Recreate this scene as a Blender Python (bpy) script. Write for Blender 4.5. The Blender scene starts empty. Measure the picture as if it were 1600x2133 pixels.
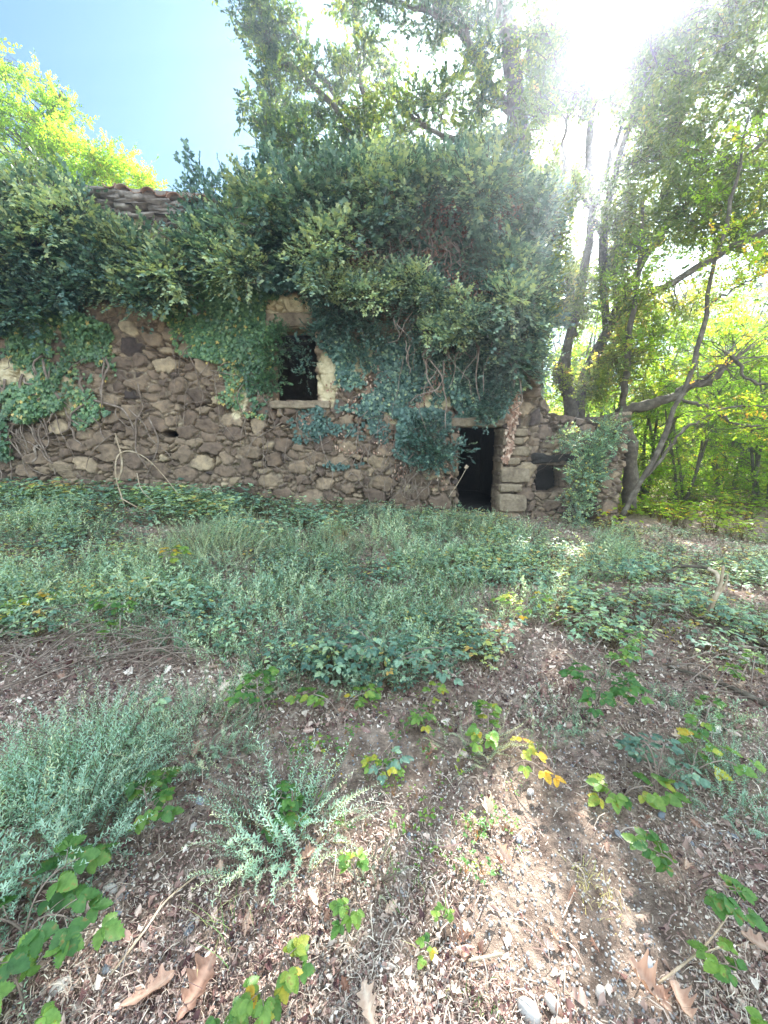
import bpy, math, random
import numpy as np
from mathutils import Vector, noise as mn

SC = bpy.context.scene
COL = SC.collection
R = math.radians

# ------------------------------------------------------------------ camera, sky, sun, exposure
FILL_CLOUD = 0.70
PITCH = 10.0
CZ = 1.5
cam_d = bpy.data.cameras.new("camera")
cam_d.sensor_fit = 'HORIZONTAL'; cam_d.sensor_width = 36.0; cam_d.lens = 18.0
cam_d.clip_start = 0.05; cam_d.clip_end = 2000
cam = bpy.data.objects.new("camera", cam_d); COL.objects.link(cam)
cam.location = (0, 0, CZ); cam.rotation_euler = (R(90 - PITCH), 0, 0)
SC.camera = cam

SUN_EL, SUN_AZ = 39.0, 27.0          # azimuth to the right of straight ahead
world = bpy.data.worlds.new("World"); SC.world = world; world.use_nodes = True
nt = world.node_tree; nt.nodes.clear()
sky = nt.nodes.new('ShaderNodeTexSky'); sky.sky_type = 'NISHITA'; sky.sun_disc = False
sky.sun_elevation = R(SUN_EL); sky.sun_rotation = R(SUN_AZ)
sky.air_density = 1.0; sky.dust_density = 1.8; sky.ozone_density = 0.6
bgn = nt.nodes.new('ShaderNodeBackground'); bgn.inputs[1].default_value = 0.05
wo = nt.nodes.new('ShaderNodeOutputWorld')
# bright clouds added out of view, behind and above, to fill the shade
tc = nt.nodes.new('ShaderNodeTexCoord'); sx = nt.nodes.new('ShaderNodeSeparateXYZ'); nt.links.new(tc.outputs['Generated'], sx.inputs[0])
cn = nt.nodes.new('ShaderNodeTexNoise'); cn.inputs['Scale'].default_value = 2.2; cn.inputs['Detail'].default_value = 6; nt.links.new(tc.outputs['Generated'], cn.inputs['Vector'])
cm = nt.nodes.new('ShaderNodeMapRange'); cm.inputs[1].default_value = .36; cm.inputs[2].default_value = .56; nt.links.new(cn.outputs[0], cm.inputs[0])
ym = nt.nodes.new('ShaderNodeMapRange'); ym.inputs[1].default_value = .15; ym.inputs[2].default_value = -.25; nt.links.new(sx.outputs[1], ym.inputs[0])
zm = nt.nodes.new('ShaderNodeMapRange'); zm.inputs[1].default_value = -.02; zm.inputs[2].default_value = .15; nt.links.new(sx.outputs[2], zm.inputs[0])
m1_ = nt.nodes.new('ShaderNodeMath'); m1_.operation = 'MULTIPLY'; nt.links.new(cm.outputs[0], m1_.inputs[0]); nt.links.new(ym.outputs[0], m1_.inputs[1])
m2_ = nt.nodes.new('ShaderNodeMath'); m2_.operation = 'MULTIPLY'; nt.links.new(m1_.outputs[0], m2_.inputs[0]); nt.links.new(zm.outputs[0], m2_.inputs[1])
cb = nt.nodes.new('ShaderNodeBackground'); cb.inputs[0].default_value = (.85, .97, 1.06, 1); cb.inputs[1].default_value = FILL_CLOUD
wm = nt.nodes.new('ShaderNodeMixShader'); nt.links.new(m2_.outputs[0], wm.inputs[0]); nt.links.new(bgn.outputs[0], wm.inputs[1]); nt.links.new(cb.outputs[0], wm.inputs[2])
sm_ = nt.nodes.new('ShaderNodeMix'); sm_.data_type = 'RGBA'; sm_.blend_type = 'MULTIPLY'; sm_.inputs[0].default_value = 1; sm_.inputs[7].default_value = (.42, .70, .78, 1)
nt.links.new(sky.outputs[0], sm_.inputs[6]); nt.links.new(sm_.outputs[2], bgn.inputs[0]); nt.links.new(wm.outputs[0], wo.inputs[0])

sun_d = bpy.data.lights.new("sun", 'SUN'); sun_d.energy = 4.6; sun_d.angle = R(0.55); sun_d.color = (1.0, 0.96, 0.90)
sun = bpy.data.objects.new("sun", sun_d); COL.objects.link(sun)
sd = Vector((math.sin(R(SUN_AZ)) * math.cos(R(SUN_EL)), math.cos(R(SUN_AZ)) * math.cos(R(SUN_EL)), math.sin(R(SUN_EL))))
sun.rotation_euler = sd.to_track_quat('Z', 'Y').to_euler()
SC.view_settings.view_transform = 'Standard'; SC.view_settings.look = 'None'
SC.view_settings.gamma = 1.0; SC.view_settings.exposure = 2.68
try:
    SC.cycles.max_bounces = 8; SC.cycles.diffuse_bounces = 4; SC.cycles.glossy_bounces = 2
    SC.cycles.transmission_bounces = 4; SC.cycles.transparent_max_bounces = 4; SC.cycles.volume_bounces = 0
    SC.cycles.use_adaptive_sampling = True
    SC.cycles.use_denoising = True
    SC.cycles.sample_clamp_indirect = 6.0
except Exception:
    pass

rng = np.random.default_rng(11)
cp, sp_ = math.cos(R(PITCH)), math.sin(R(PITCH))

def W(px, py, Y):
    """world point at depth Y seen at pixel (px,py) of the 1600x2133 photograph"""
    u = (px - 800) / 800.0; v = (1066.5 - py) / 800.0
    t = Y / (cp + v * sp_)
    return np.array([u * t, Y, CZ + t * (-sp_ + v * cp)])

# ------------------------------------------------------------------ noise and ground height
def _h(i, j, s):
    n = (i * 374761393 + j * 668265263 + s * 982451653) & 0x7fffffff
    n = ((n ^ (n >> 13)) * 1274126177) & 0x7fffffff
    return ((n ^ (n >> 16)) & 0xffff) / 65535.0
def vn(x, y, s=0):
    x = np.asarray(x, float); y = np.asarray(y, float)
    i = np.floor(x).astype(np.int64); j = np.floor(y).astype(np.int64)
    f = x - i; g_ = y - j; f = f * f * (3 - 2 * f); g_ = g_ * g_ * (3 - 2 * g_)
    a = _h(i, j, s); b = _h(i + 1, j, s); c = _h(i, j + 1, s); d = _h(i + 1, j + 1, s)
    return a + (b - a) * f + (c - a) * g_ + (a - b - c + d) * f * g_
def fbm(x, y, s=0, o=4):
    r = 0; a = 0.5
    for k in range(o):
        r = r + a * vn(x * 2 ** k, y * 2 ** k, s + k); a *= 0.5
    return r
def sst(a, b, x):
    t = np.clip((x - a) / (b - a), 0, 1); return t * t * (3 - 2 * t)
def G(x, y):
    x = np.asarray(x, float); y = np.asarray(y, float)
    base = -0.05 * np.clip(x, -9, 7) * sst(1.5, 7.0, y) * (1 - 0.5 * sst(14, 30, y))
    far = sst(13, 60, y) * 1.5
    left = 0.10 * np.exp(-((x + 5) ** 2 / 10 + (y - 5.5) ** 2 / 4))
    return base + left - 0.0 * far + 0.16 * (fbm(x * 0.45, y * 0.45, 3, 3) - 0.44) * sst(0.2, 3, np.abs(y)) + 0.05 * (fbm(x * 2.2, y * 2.2, 9, 3) - 0.44)
def GM(x, y):
    return G(x, y) + 0.018 * (fbm(x * 11, y * 11, 21, 3) - 0.44)

def ongr(px, py):
    """ground point under a pixel"""
    u = (px - 800) / 800.0; v = (1066.5 - py) / 800.0
    dx, dy, dz = u, cp + v * sp_, -sp_ + v * cp
    t = CZ / max(-dz, 0.02)
    for _ in range(12):
        gz = float(G(dx * t, dy * t)); t = max(0.3, (CZ - gz) / max(-dz, 0.02))
    return np.array([dx * t, dy * t, float(G(dx * t, dy * t))])

# ------------------------------------------------------------------ mesh helpers
class MB:
    def __init__(s): s.V = []; s.F = []; s.T = []; s.n = 0
    def add(s, V, F, tint=0.5):
        V = np.asarray(V, np.float32).reshape(-1, 3)
        s.V.append(V)
        s.T.append(np.full(len(V), tint, np.float32) if np.isscalar(tint) else np.asarray(tint, np.float32))
        F = F if isinstance(F, list) else [F]
        for f in F:
            if len(f): s.F.append(np.asarray(f, np.int64) + s.n)
        s.n += len(V)
        return s
    def build(s, name, mat, parent=None, smooth=False):
        V = np.concatenate(s.V); T = np.concatenate(s.T)
        me = bpy.data.meshes.new(name)
        me.vertices.add(len(V)); me.vertices.foreach_set('co', V.ravel())
        loops = np.concatenate([f.ravel() for f in s.F]).astype(np.int32)
        tot = np.concatenate([np.full(len(f), f.shape[1], np.int32) for f in s.F])
        st = np.concatenate([[0], np.cumsum(tot)[:-1]]).astype(np.int32)
        me.loops.add(len(loops)); me.loops.foreach_set('vertex_index', loops)
        me.polygons.add(len(tot)); me.polygons.foreach_set('loop_start', st)
        try: me.polygons.foreach_set('loop_total', tot)
        except Exception: pass
        if smooth: me.polygons.foreach_set('use_smooth', np.ones(len(tot), bool))
        a = me.attributes.new('tint', 'FLOAT', 'POINT'); a.data.foreach_set('value', T)
        me.update(calc_edges=True); me.validate()
        me.materials.append(mat)
        o = bpy.data.objects.new(name, me); COL.objects.link(o)
        if parent is not None:
            o.parent = parent
            o.matrix_parent_inverse = parent.matrix_basis.inverted()
        return o

def tag(o, label=None, cat=None, group=None, kind=None):
    if label: o['label'] = label
    if cat: o['category'] = cat
    if group: o['group'] = group
    if kind: o['kind'] = kind
    return o
def thing(name, label, cat, loc=(0, 0, 0), group=None):
    o = bpy.data.objects.new(name, None); COL.objects.link(o)
    o.location = tuple(float(a) for a in loc); o.empty_display_size = 0.2
    return tag(o, label, cat, group)

def rotmats(yaw, pitch, roll):
    """Z(yaw) * X(pitch) * Y(roll), arrays"""
    cy, sy, cx, sx, cr, sr = np.cos(yaw), np.sin(yaw), np.cos(pitch), np.sin(pitch), np.cos(roll), np.sin(roll)
    z = np.zeros_like(cy); o = z + 1
    Z = np.array([[cy, -sy, z], [sy, cy, z], [z, z, o]]).transpose(2, 0, 1)
    X = np.array([[o, z, z], [z, cx, -sx], [z, sx, cx]]).transpose(2, 0, 1)
    Y = np.array([[cr, z, sr], [z, o, z], [-sr, z, cr]]).transpose(2, 0, 1)
    return Z @ X @ Y
def frame_from(d, n):
    """matrices whose Y axis is d and Z axis near n"""
    d = d / (np.linalg.norm(d, axis=1, keepdims=True) + 1e-9)
    x = np.cross(d, n); x /= (np.linalg.norm(x, axis=1, keepdims=True) + 1e-9)
    z = np.cross(x, d)
    return np.stack([x, d, z], axis=2)
def stamp(mb, tpl, P, M, S, tint):
    V0, F0, T0 = tpl
    N = len(P)
    if N == 0: return
    S = np.broadcast_to(np.asarray(S, float), (N,)) if np.ndim(S) < 2 else S
    sc_ = S[:, None, None] if np.ndim(S) == 1 else S[:, None, :]
    V = np.einsum('nij,nkj->nki', M, V0[None] * sc_) + P[:, None, :]
    off = (np.arange(N) * len(V0))
    Fs = [(f[None] + off[:, None, None]).reshape(-1, f.shape[1]) for f in F0]
    T = np.clip(np.asarray(tint)[:, None] + T0[None], 0, 1).ravel()
    mb.add(V.reshape(-1, 3), Fs, T)

# ---- leaf templates: along +Y, length 1, normal +Z, base at the origin
def tpl(V, F, T=None):
    V = np.array(V, float); F = [np.array(f) for f in F]
    return V, F, (np.zeros(len(V)) if T is None else np.array(T, float))
L_KITE = tpl([(0, 0, 0), (-.24, .5, .07), (0, 1, -.06), (.24, .5, .07)], [[(0, 3, 2), (0, 2, 1)]])
L_OVAL = tpl([(0, 0, 0), (-.25, .3, .06), (-.27, .62, .05), (0, 1, -.1), (.27, .62, .05), (.25, .3, .06), (0, .5, -.02)],
             [[(0, 6, 1), (1, 6, 2), (2, 6, 3), (3, 6, 4), (4, 6, 5), (5, 6, 0)]])
L_IVY = tpl([(0, 0, .02), (-.42, -.08, 0), (-.33, .28, .06), (-.52, .5, -.02), (-.2, .58, .05), (0, 1, -.08), (.2, .58, .05), (.52, .5, -.02), (.33, .28, .06), (.42, -.08, 0), (0, .35, 0)],
            [[(10, 1, 0), (10, 2, 1), (10, 3, 2), (10, 4, 3), (10, 5, 4), (10, 6, 5), (10, 7, 6), (10, 8, 7), (10, 9, 8), (10, 0, 9)]])
def serrated(nt_, wid, depth=.05, cup=.1):
    """bramble-like leaflet with toothed edge and a folded midrib"""
    L, Rr, Mi = [], [], []; pl = .028
    for i in range(nt_ + 1):
        t = i / nt_
        w = wid * math.sin(math.pi * min(1, t ** .8)) ** .75 if 0 < t < 1 else 0
        w = w * (1 + (depth * 2 if i % 2 else -depth))
        Mi.append((0, t, -.12 * t * t))
        zz = cup * w * 2 - .12 * t * t + (pl if i % 2 else -pl) + .03 * math.sin(7 * t)
        L.append((-w, t + (.035 if i % 2 else 0), zz)); Rr.append((w, t + (.035 if i % 2 else 0), zz - .02))
    V = Mi + L + Rr; n = nt_ + 1; F = []
    for i in range(nt_):
        F.append((i, i + 1, n + i + 1, n + i)); F.append((i, 2 * n + i, 2 * n + i + 1, i + 1))
    T = [.04] * n + [0] * (2 * n)
    return tpl(V, [F], T)
L_SERR = serrated(13, .33, .07, .16)
L_SERR2 = serrated(6, .34)
def lobed(curl, seed, nt_=26, holes=False):
    """dry oak leaf, wavy lobes and curled edges"""
    r = random.Random(seed)
    Mi, L1, L2, R1, R2 = [], [], [], [], []
    for i in range(nt_ + 1):
        t = i / nt_
        env = .24 * (math.sin(math.pi * min(1, t ** 1.25)) ** .8 if 0 < t < 1 else 0) + .012
        lob = 1 + .30 * math.sin(t * 8.5 * math.pi + .4)
        wl = env * lob * r.uniform(.85, 1.1); wr = env * (1 + .30 * math.sin(t * 8.5 * math.pi + 1.0)) * r.uniform(.85, 1.1)
        z0 = curl * .5 * (t - .45) ** 2 + .02 * math.sin(5 * t + seed)
        def zz(w, side): return z0 + curl * 1.4 * w * w / .09 * .3 + .03 * math.sin(9 * t + side * 2 + seed)
        x0 = .05 * math.sin(2.4 * t + seed)
        Mi.append((x0, t, z0)); L1.append((x0 - wl * .5, t, zz(wl * .5, 0) * .6 + z0 * .4)); L2.append((x0 - wl, t + .03, zz(wl, 0)))
        R1.append((x0 + wr * .5, t, zz(wr * .5, 1) * .6 + z0 * .4)); R2.append((x0 + wr, t + .03, zz(wr, 1)))
    n = nt_ + 1; V = L2 + L1 + Mi + R1 + R2; F = []
    for c in range(4):
        for i in range(nt_):
            if holes and c in (1, 2) and i in (6, 11) and (c + i) % 2: continue
            F.append((c * n + i, (c + 1) * n + i, (c + 1) * n + i + 1, c * n + i + 1))
    V += [(-.008, 0, 0), (.008, 0, 0), (.012, -.13, .02), (-.004, -.13, .02)]
    F.append((5 * n, 5 * n + 1, 5 * n + 2, 5 * n + 3))
    T = [r.uniform(-.08, .08) for _ in range(5 * n)] + [-.2] * 4
    for i in range(n): T[2 * n + i] = .16
    return tpl(V, [F], T)
OAKS = [lobed(c, s, holes=h) for c, s, h in [(.35, 1, False), (.9, 2, False), (-.5, 3, True), (.6, 4, False), (1.3, 5, True)]]
def spray(n, length, leaf, lsize, seed, spread=.9, droop=.0, twig=True):
    """a twig along +Y with n leaves"""
    r = np.random.default_rng(seed); mb = MB()
    t = np.linspace(.12, 1, n); side = np.where(np.arange(n) % 2, 1, -1)
    P = np.stack([.04 * np.sin(t * 5 + seed), t * length, -droop * t * t * length + .03 * np.sin(t * 7)], 1)
    ang = side * spread * r.uniform(.5, 1.2, n) * (1 - .6 * (t > .95))
    d = np.stack([np.sin(ang), np.cos(ang), r.normal(0, .35, n)], 1)
    nn = np.stack([r.normal(0, .45, n), r.normal(0, .45, n), np.ones(n)], 1)
    stamp(mb, leaf, P, frame_from(d, nn), lsize * r.uniform(.7, 1.15, n), r.uniform(-.2, .2, n) + 0.0)
    T = np.concatenate(mb.T)
    rr = r.uniform(-.2, .2, n); T = np.repeat(rr, len(leaf[0])) + np.tile(leaf[2], n)
    V = np.concatenate(mb.V).astype(float); F = list(mb.F)
    if twig:
        k = len(V); w = .006
        tw = np.array([(-w, 0, 0), (w, 0, 0), (.03, length * .5, 0), (.03 - w, length * .5, 0.01), (0.04 * math.sin(5 + seed), length, -droop * length)])
        V = np.concatenate([V, tw]); T = np.concatenate([T, np.full(5, -1.0)])
        F = F + [np.array([(k, k + 1, k + 2), (k, k + 2, k + 3), (k + 2, k + 4, k + 3)])]
    return V, F, T

# ---- openings in the crowns through which the sun reaches the ground: lines from a ground point towards the sun
SUNV = np.array([sd.x, sd.y, sd.z]); GAPS = []
def gap_keep(P):
    k = np.ones(len(P), bool)
    for g0, rad in GAPS:
        v = P - g0; t = v @ SUNV; dist = np.linalg.norm(v - t[:, None] * SUNV, axis=1)
        k &= dist > rad + (.2 if rad < .21 else .04)
    return k

# ---- tubes
def smooth_path(P, n):
    P = np.asarray(P, float); m = len(P)
    if m < 3:
        t = np.linspace(0, 1, n)[:, None]; return P[0] * (1 - t) + P[-1] * t
    Q = np.concatenate([[2 * P[0] - P[1]], P, [2 * P[-1] - P[-2]]])
    out = []
    for s in np.linspace(0, m - 1 - 1e-6, n):
        i = int(s); f = s - i; a, b, c, d = Q[i], Q[i + 1], Q[i + 2], Q[i + 3]
        out.append(.5 * ((2 * b) + (c - a) * f + (2 * a - 5 * b + 4 * c - d) * f * f + (3 * b - a - 3 * c + d) * f ** 3))
    return np.array(out)
def tube(mb, P, rad, sides=6, tint=.5, n=None, wob=0.0, r=rng):
    n = n or max(4, len(P) * 3)
    Q = smooth_path(P, n); rad = np.atleast_1d(np.asarray(rad, float))
    rr = np.interp(np.linspace(0, 1, n), np.linspace(0, 1, len(rad)), rad) if len(rad) > 1 else np.full(n, rad[0])
    if wob: Q[1:-1] += r.normal(0, wob, (n - 2, 3))
    T = np.gradient(Q, axis=0); T /= np.linalg.norm(T, axis=1, keepdims=True) + 1e-9
    up = np.array([0.13, 0.31, 0.94]);
    if abs(T[0] @ up) > .9: up = np.array([1.0, 0.1, 0])
    V = []
    a = np.linspace(0, 2 * np.pi, sides, endpoint=False)
    for i in range(n):
        x = np.cross(T[i], up); x /= np.linalg.norm(x) + 1e-9; up = np.cross(x, T[i])
        bump = 1 + (0.14 * np.sin(a * 2 + i * .9) + .08 * np.sin(a * 3 - i * 1.7)) * (sides > 5)
        V.append(Q[i] + rr[i] * bump[:, None] * (np.cos(a)[:, None] * x + np.sin(a)[:, None] * up))
    V = np.concatenate(V); F = []
    for i in range(n - 1):
        for k in range(sides):
            F.append((i * sides + k, i * sides + (k + 1) % sides, (i + 1) * sides + (k + 1) % sides, (i + 1) * sides + k))
    mb.add(V, [np.array(F)], tint)
    c0 = np.arange(sides)[::-1][None]; c1 = (np.arange(sides) + (n - 1) * sides)[None]
    mb.F.append(c0 + mb.n - len(V)); mb.F.append(c1 + mb.n - len(V))
    return Q

# ------------------------------------------------------------------ materials
def ramp(nt, stops, interp='LINEAR'):
    r = nt.nodes.new('ShaderNodeValToRGB'); r.color_ramp.interpolation = interp
    e = r.color_ramp.elements
    while len(e) < len(stops): e.new(0.5)
    for k, (p, c) in enumerate(stops):
        e[k].position = p; e[k].color = (*c, 1)
    return r
def N(nt, t, **kw):
    n = nt.nodes.new(t)
    for k, v in kw.items():
        if k in n.inputs: n.inputs[k].default_value = v
        else: setattr(n, k, v)
    return n
def leafmat(name, stops, trans=.42, tcol=1.9, rough=.5, spec=.35, yellow=(1.15, 1.05, .45), wear=0):
    m = bpy.data.materials.new(name); m.use_nodes = True; nt = m.node_tree; nt.nodes.clear()
    at = N(nt, 'ShaderNodeAttribute', attribute_name='tint')
    rp = ramp(nt, stops); nt.links.new(at.outputs['Fac'], rp.inputs[0])
    geo = N(nt, 'ShaderNodeNewGeometry')
    nz = N(nt, 'ShaderNodeTexNoise', Scale=1.1, Detail=2.0)
    nt.links.new(geo.outputs['Position'], nz.inputs['Vector'])
    hs = N(nt, 'ShaderNodeHueSaturation'); nt.links.new(rp.outputs[0], hs.inputs['Color'])
    mr = N(nt, 'ShaderNodeMapRange'); mr.inputs[1].default_value = .3; mr.inputs[2].default_value = .7; mr.inputs[3].default_value = .75; mr.inputs[4].default_value = 1.25
    nt.links.new(nz.outputs[0], mr.inputs[0]); nt.links.new(mr.outputs[0], hs.inputs['Value'])
    if wear:
        n3 = N(nt, 'ShaderNodeTexNoise', Scale=55.0, Detail=3.0); nt.links.new(geo.outputs['Position'], n3.inputs['Vector'])
        r3 = ramp(nt, [(.60, (0, 0, 0)), (.70, (wear, wear, wear))]); nt.links.new(n3.outputs[0], r3.inputs[0])
        r4 = ramp(nt, [(.3, (.72, .76, .7)), (.6, (1.15, 1.1, 1.1))]); nt.links.new(n3.outputs[0], r4.inputs[0])
        mv = N(nt, 'ShaderNodeMix', data_type='RGBA', blend_type='MULTIPLY'); mv.inputs[0].default_value = 1
        nt.links.new(hs.outputs[0], mv.inputs[6]); nt.links.new(r4.outputs[0], mv.inputs[7])
        mw_ = N(nt, 'ShaderNodeMix', data_type='RGBA'); nt.links.new(r3.outputs[0], mw_.inputs[0]); nt.links.new(mv.outputs[2], mw_.inputs[6]); mw_.inputs[7].default_value = (.26, .17, .06, 1)
        hs = mw_
    p = N(nt, 'ShaderNodeBsdfPrincipled', Roughness=rough); p.inputs['Specular IOR Level'].default_value = spec
    hso = hs.outputs[2] if wear else hs.outputs[0]
    nt.links.new(hso, p.inputs['Base Color'])
    tr = N(nt, 'ShaderNodeBsdfTranslucent')
    mx = N(nt, 'ShaderNodeMix', data_type='RGBA', blend_type='MULTIPLY'); mx.inputs[0].default_value = 1
    nt.links.new(hso, mx.inputs[6]); mx.inputs[7].default_value = (yellow[0] * tcol, yellow[1] * tcol, yellow[2] * tcol, 1)
    nt.links.new(mx.outputs[2], tr.inputs[0])
    ms = N(nt, 'ShaderNodeMixShader'); ms.inputs[0].default_value = trans
    nt.links.new(p.outputs[0], ms.inputs[1]); nt.links.new(tr.outputs[0], ms.inputs[2])
    out = N(nt, 'ShaderNodeOutputMaterial'); nt.links.new(ms.outputs[0], out.inputs[0])
    return m
def roughmat(name, stops, scale=6, detail=6, bump=.4, bscale=None, rough=.9, usetint=.0, stops2=None, dist=.02, coord='Position', stretch=None):
    m = bpy.data.materials.new(name); m.use_nodes = True; nt = m.node_tree; nt.nodes.clear()
    geo = N(nt, 'ShaderNodeNewGeometry'); src = geo.outputs['Position']
    if stretch:
        mp = N(nt, 'ShaderNodeMapping'); mp.inputs['Scale'].default_value = stretch
        nt.links.new(src, mp.inputs[0]); src = mp.outputs[0]
    nz = N(nt, 'ShaderNodeTexNoise', Scale=scale, Detail=detail, Roughness=.65); nt.links.new(src, nz.inputs['Vector'])
    fac = nz.outputs[0]
    if usetint:
        at = N(nt, 'ShaderNodeAttribute', attribute_name='tint')
        mm = N(nt, 'ShaderNodeMix', data_type='FLOAT'); mm.inputs[0].default_value = usetint
        nt.links.new(fac, mm.inputs[2]); nt.links.new(at.outputs['Fac'], mm.inputs[3]); fac = mm.outputs[0]
    rp = ramp(nt, stops); nt.links.new(fac, rp.inputs[0]); col = rp.outputs[0]
    if stops2:
        n2 = N(nt, 'ShaderNodeTexNoise', Scale=scale * 3.7, Detail=5.0, Roughness=.7); nt.links.new(src, n2.inputs['Vector'])
        r2 = ramp(nt, stops2); nt.links.new(n2.outputs[0], r2.inputs[0])
        mc = N(nt, 'ShaderNodeMix', data_type='RGBA', blend_type='MULTIPLY'); mc.inputs[0].default_value = 1
        nt.links.new(col, mc.inputs[6]); nt.links.new(r2.outputs[0], mc.inputs[7]); col = mc.outputs[2]
    p = N(nt, 'ShaderNodeBsdfPrincipled', Roughness=rough); p.inputs['Specular IOR Level'].default_value = .2
    nt.links.new(col, p.inputs['Base Color'])
    nb = N(nt, 'ShaderNodeTexNoise', Scale=bscale or scale * 3, Detail=6.0, Roughness=.7); nt.links.new(src, nb.inputs['Vector'])
    b = N(nt, 'ShaderNodeBump', Strength=bump, Distance=dist); nt.links.new(nb.outputs[0], b.inputs['Height'])
    nt.links.new(b.outputs[0], p.inputs['Normal'])
    out = N(nt, 'ShaderNodeOutputMaterial'); nt.links.new(p.outputs[0], out.inputs[0])
    return m

M = {}
TW = (0.10, 0.075, 0.05)      # twig brown at tint 0
M['laurel'] = leafmat('laurel_leaf', [(0, TW), (.04, (.035, .075, .045)), (.4, (.06, .12, .065)), (.65, (.13, .21, .06)), (.85, (.24, .32, .06)), (1, (.36, .40, .07))], tcol=1.5, yellow=(1.1, 1.05, .5), trans=.34, rough=.42, spec=.5)
M['ivy'] = leafmat('ivy_leaf', [(0, TW), (.04, (.04, .10, .06)), (.5, (.10, .20, .11)), (.8, (.19, .32, .15)), (.93, (.36, .42, .15)), (1, (.6, .45, .15))], trans=.22, rough=.38, spec=.5)
M['ivydark'] = leafmat('dark_ivy_leaf', [(0, TW), (.04, (.035, .085, .075)), (.4, (.085, .165, .145)), (.66, (.17, .28, .23)), (.86, (.30, .41, .28)), (1, (.46, .53, .28))], trans=.22, rough=.4, spec=.45)
M['bright'] = leafmat('bright_hazel_leaf', [(0, TW), (.04, (.13, .22, .03)), (.4, (.17, .33, .04)), (.75, (.30, .44, .05)), (.93, (.52, .46, .06)), (1, (.55, .33, .08))], trans=.62, tcol=1.7, rough=.5)
M['olive'] = leafmat('autumn_leaf', [(0, TW), (.04, (.07, .12, .035)), (.4, (.13, .20, .05)), (.7, (.24, .31, .08)), (.9, (.38, .36, .10)), (1, (.42, .26, .10))], trans=.5, tcol=1.6, rough=.5)
M['bramble'] = leafmat('bramble_leaf', [(0, TW), (.04, (.05, .12, .10)), (.4, (.14, .26, .20)), (.7, (.29, .45, .32)), (.88, (.45, .58, .30)), (.96, (.45, .50, .14)), (1, (.5, .35, .12))], trans=.28, rough=.5, spec=.35, wear=.6)
M['fresh'] = leafmat('fresh_bramble_leaf', [(0, (.22, .12, .07)), (.04, (.04, .12, .04)), (.45, (.085, .21, .055)), (.8, (.20, .34, .07)), (.94, (.46, .44, .07)), (1, (.58, .38, .05))], trans=.35, rough=.45, wear=.75)
M['silver'] = leafmat('silver_leaf', [(0, (.16, .14, .09)), (.04, (.20, .22, .14)), (.22, (.20, .36, .28)), (.5, (.34, .52, .42)), (.85, (.48, .64, .52)), (1, (.62, .68, .46))], trans=.25, rough=.7, spec=.2)
M['sage'] = leafmat('sage_leaf', [(0, (.16, .14, .09)), (.04, (.10, .19, .14)), (.45, (.24, .37, .28)), (.8, (.42, .54, .40)), (1, (.58, .62, .42))], trans=.28, rough=.65, spec=.2)
M['grass'] = leafmat('grass_blade', [(0, (.08, .16, .05)), (.5, (.16, .28, .11)), (.75, (.36, .40, .18)), (1, (.55, .48, .28))], trans=.3, rough=.6)
M['dryleaf'] = leafmat('dry_leaf', [(0, (.10, .045, .035)), (.3, (.24, .13, .09)), (.55, (.44, .29, .22)), (.8, (.60, .46, .36)), (1, (.72, .62, .50))], trans=.25, tcol=1.1, rough=.75, spec=.15, yellow=(1.2, .95, .7))
M['litter'] = leafmat('litter_flake', [(0, (.04, .025, .03)), (.22, (.16, .08, .075)), (.45, (.34, .225, .19)), (.7, (.60, .475, .40)), (1, (.84, .77, .68))], trans=.12, tcol=1.0, rough=.8, spec=.15, yellow=(1.1, .95, .8))
M['straw'] = leafmat('dry_straw', [(0, (.06, .035, .04)), (.35, (.24, .16, .14)), (.65, (.48, .38, .31)), (1, (.76, .69, .58))], trans=.1, tcol=1.0, rough=.7, spec=.2, yellow=(1, .95, .8))
M['bark'] = roughmat('bark', [(.25, (.05, .045, .035)), (.5, (.13, .11, .085)), (.75, (.26, .24, .19))], scale=9, bump=.8, bscale=30, dist=.03)
M['deadwood'] = roughmat('dead_wood', [(.25, (.22, .16, .10)), (.5, (.42, .33, .23)), (.75, (.62, .54, .42))], scale=14, bump=.4, bscale=60, dist=.006)
M['vine'] = roughmat('vine_stem', [(.25, (.11, .08, .065)), (.5, (.23, .18, .145)), (.75, (.42, .36, .30))], scale=8, bump=.5, bscale=40, dist=.01)
M['pebble'] = roughmat('pebble_stone', [(.1, (.15, .18, .22)), (.35, (.27, .29, .31)), (.6, (.40, .38, .36)), (.85, (.58, .53, .46))], scale=25, bump=.3, bscale=90, usetint=.8, dist=.004)
M['innerwall'] = roughmat('inner_wall', [(.3, (.02, .02, .02)), (.7, (.05, .045, .04))], scale=3, bump=.8, dist=.05)  # near-black colour stands in for shade inside house and niche
M['tile'] = roughmat('roof_tile', [(.3, (.14, .075, .05)), (.5, (.28, .17, .12)), (.75, (.36, .30, .24))], scale=7, bump=.6, bscale=25, dist=.01)
M['slate'] = roughmat('slab_stone', [(.3, (.14, .12, .10)), (.5, (.26, .23, .20)), (.75, (.42, .38, .32))], scale=5, bump=.8, bscale=20, dist=.03)
M['dressed'] = roughmat('dressed_stone', [(.25, (.13, .10, .08)), (.5, (.29, .235, .17)), (.75, (.44, .37, .27))], scale=3.5, bump=.7, bscale=22, dist=.03, stops2=[(.3, (.6, .56, .5)), (.6, (1, 1, 1))])

def ground_mat():
    m = roughmat('forest_soil', [(.2, (.09, .065, .055)), (.42, (.24, .18, .145)), (.58, (.38, .30, .245)), (.8, (.54, .47, .40))],
                 scale=7, detail=10, bump=1.0, bscale=55, dist=.03, stops2=[(.28, (.35, .3, .3)), (.5, (.9, .88, .85)), (.72, (1.5, 1.45, 1.4))])
    return m
M['soil'] = ground_mat()

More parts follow.
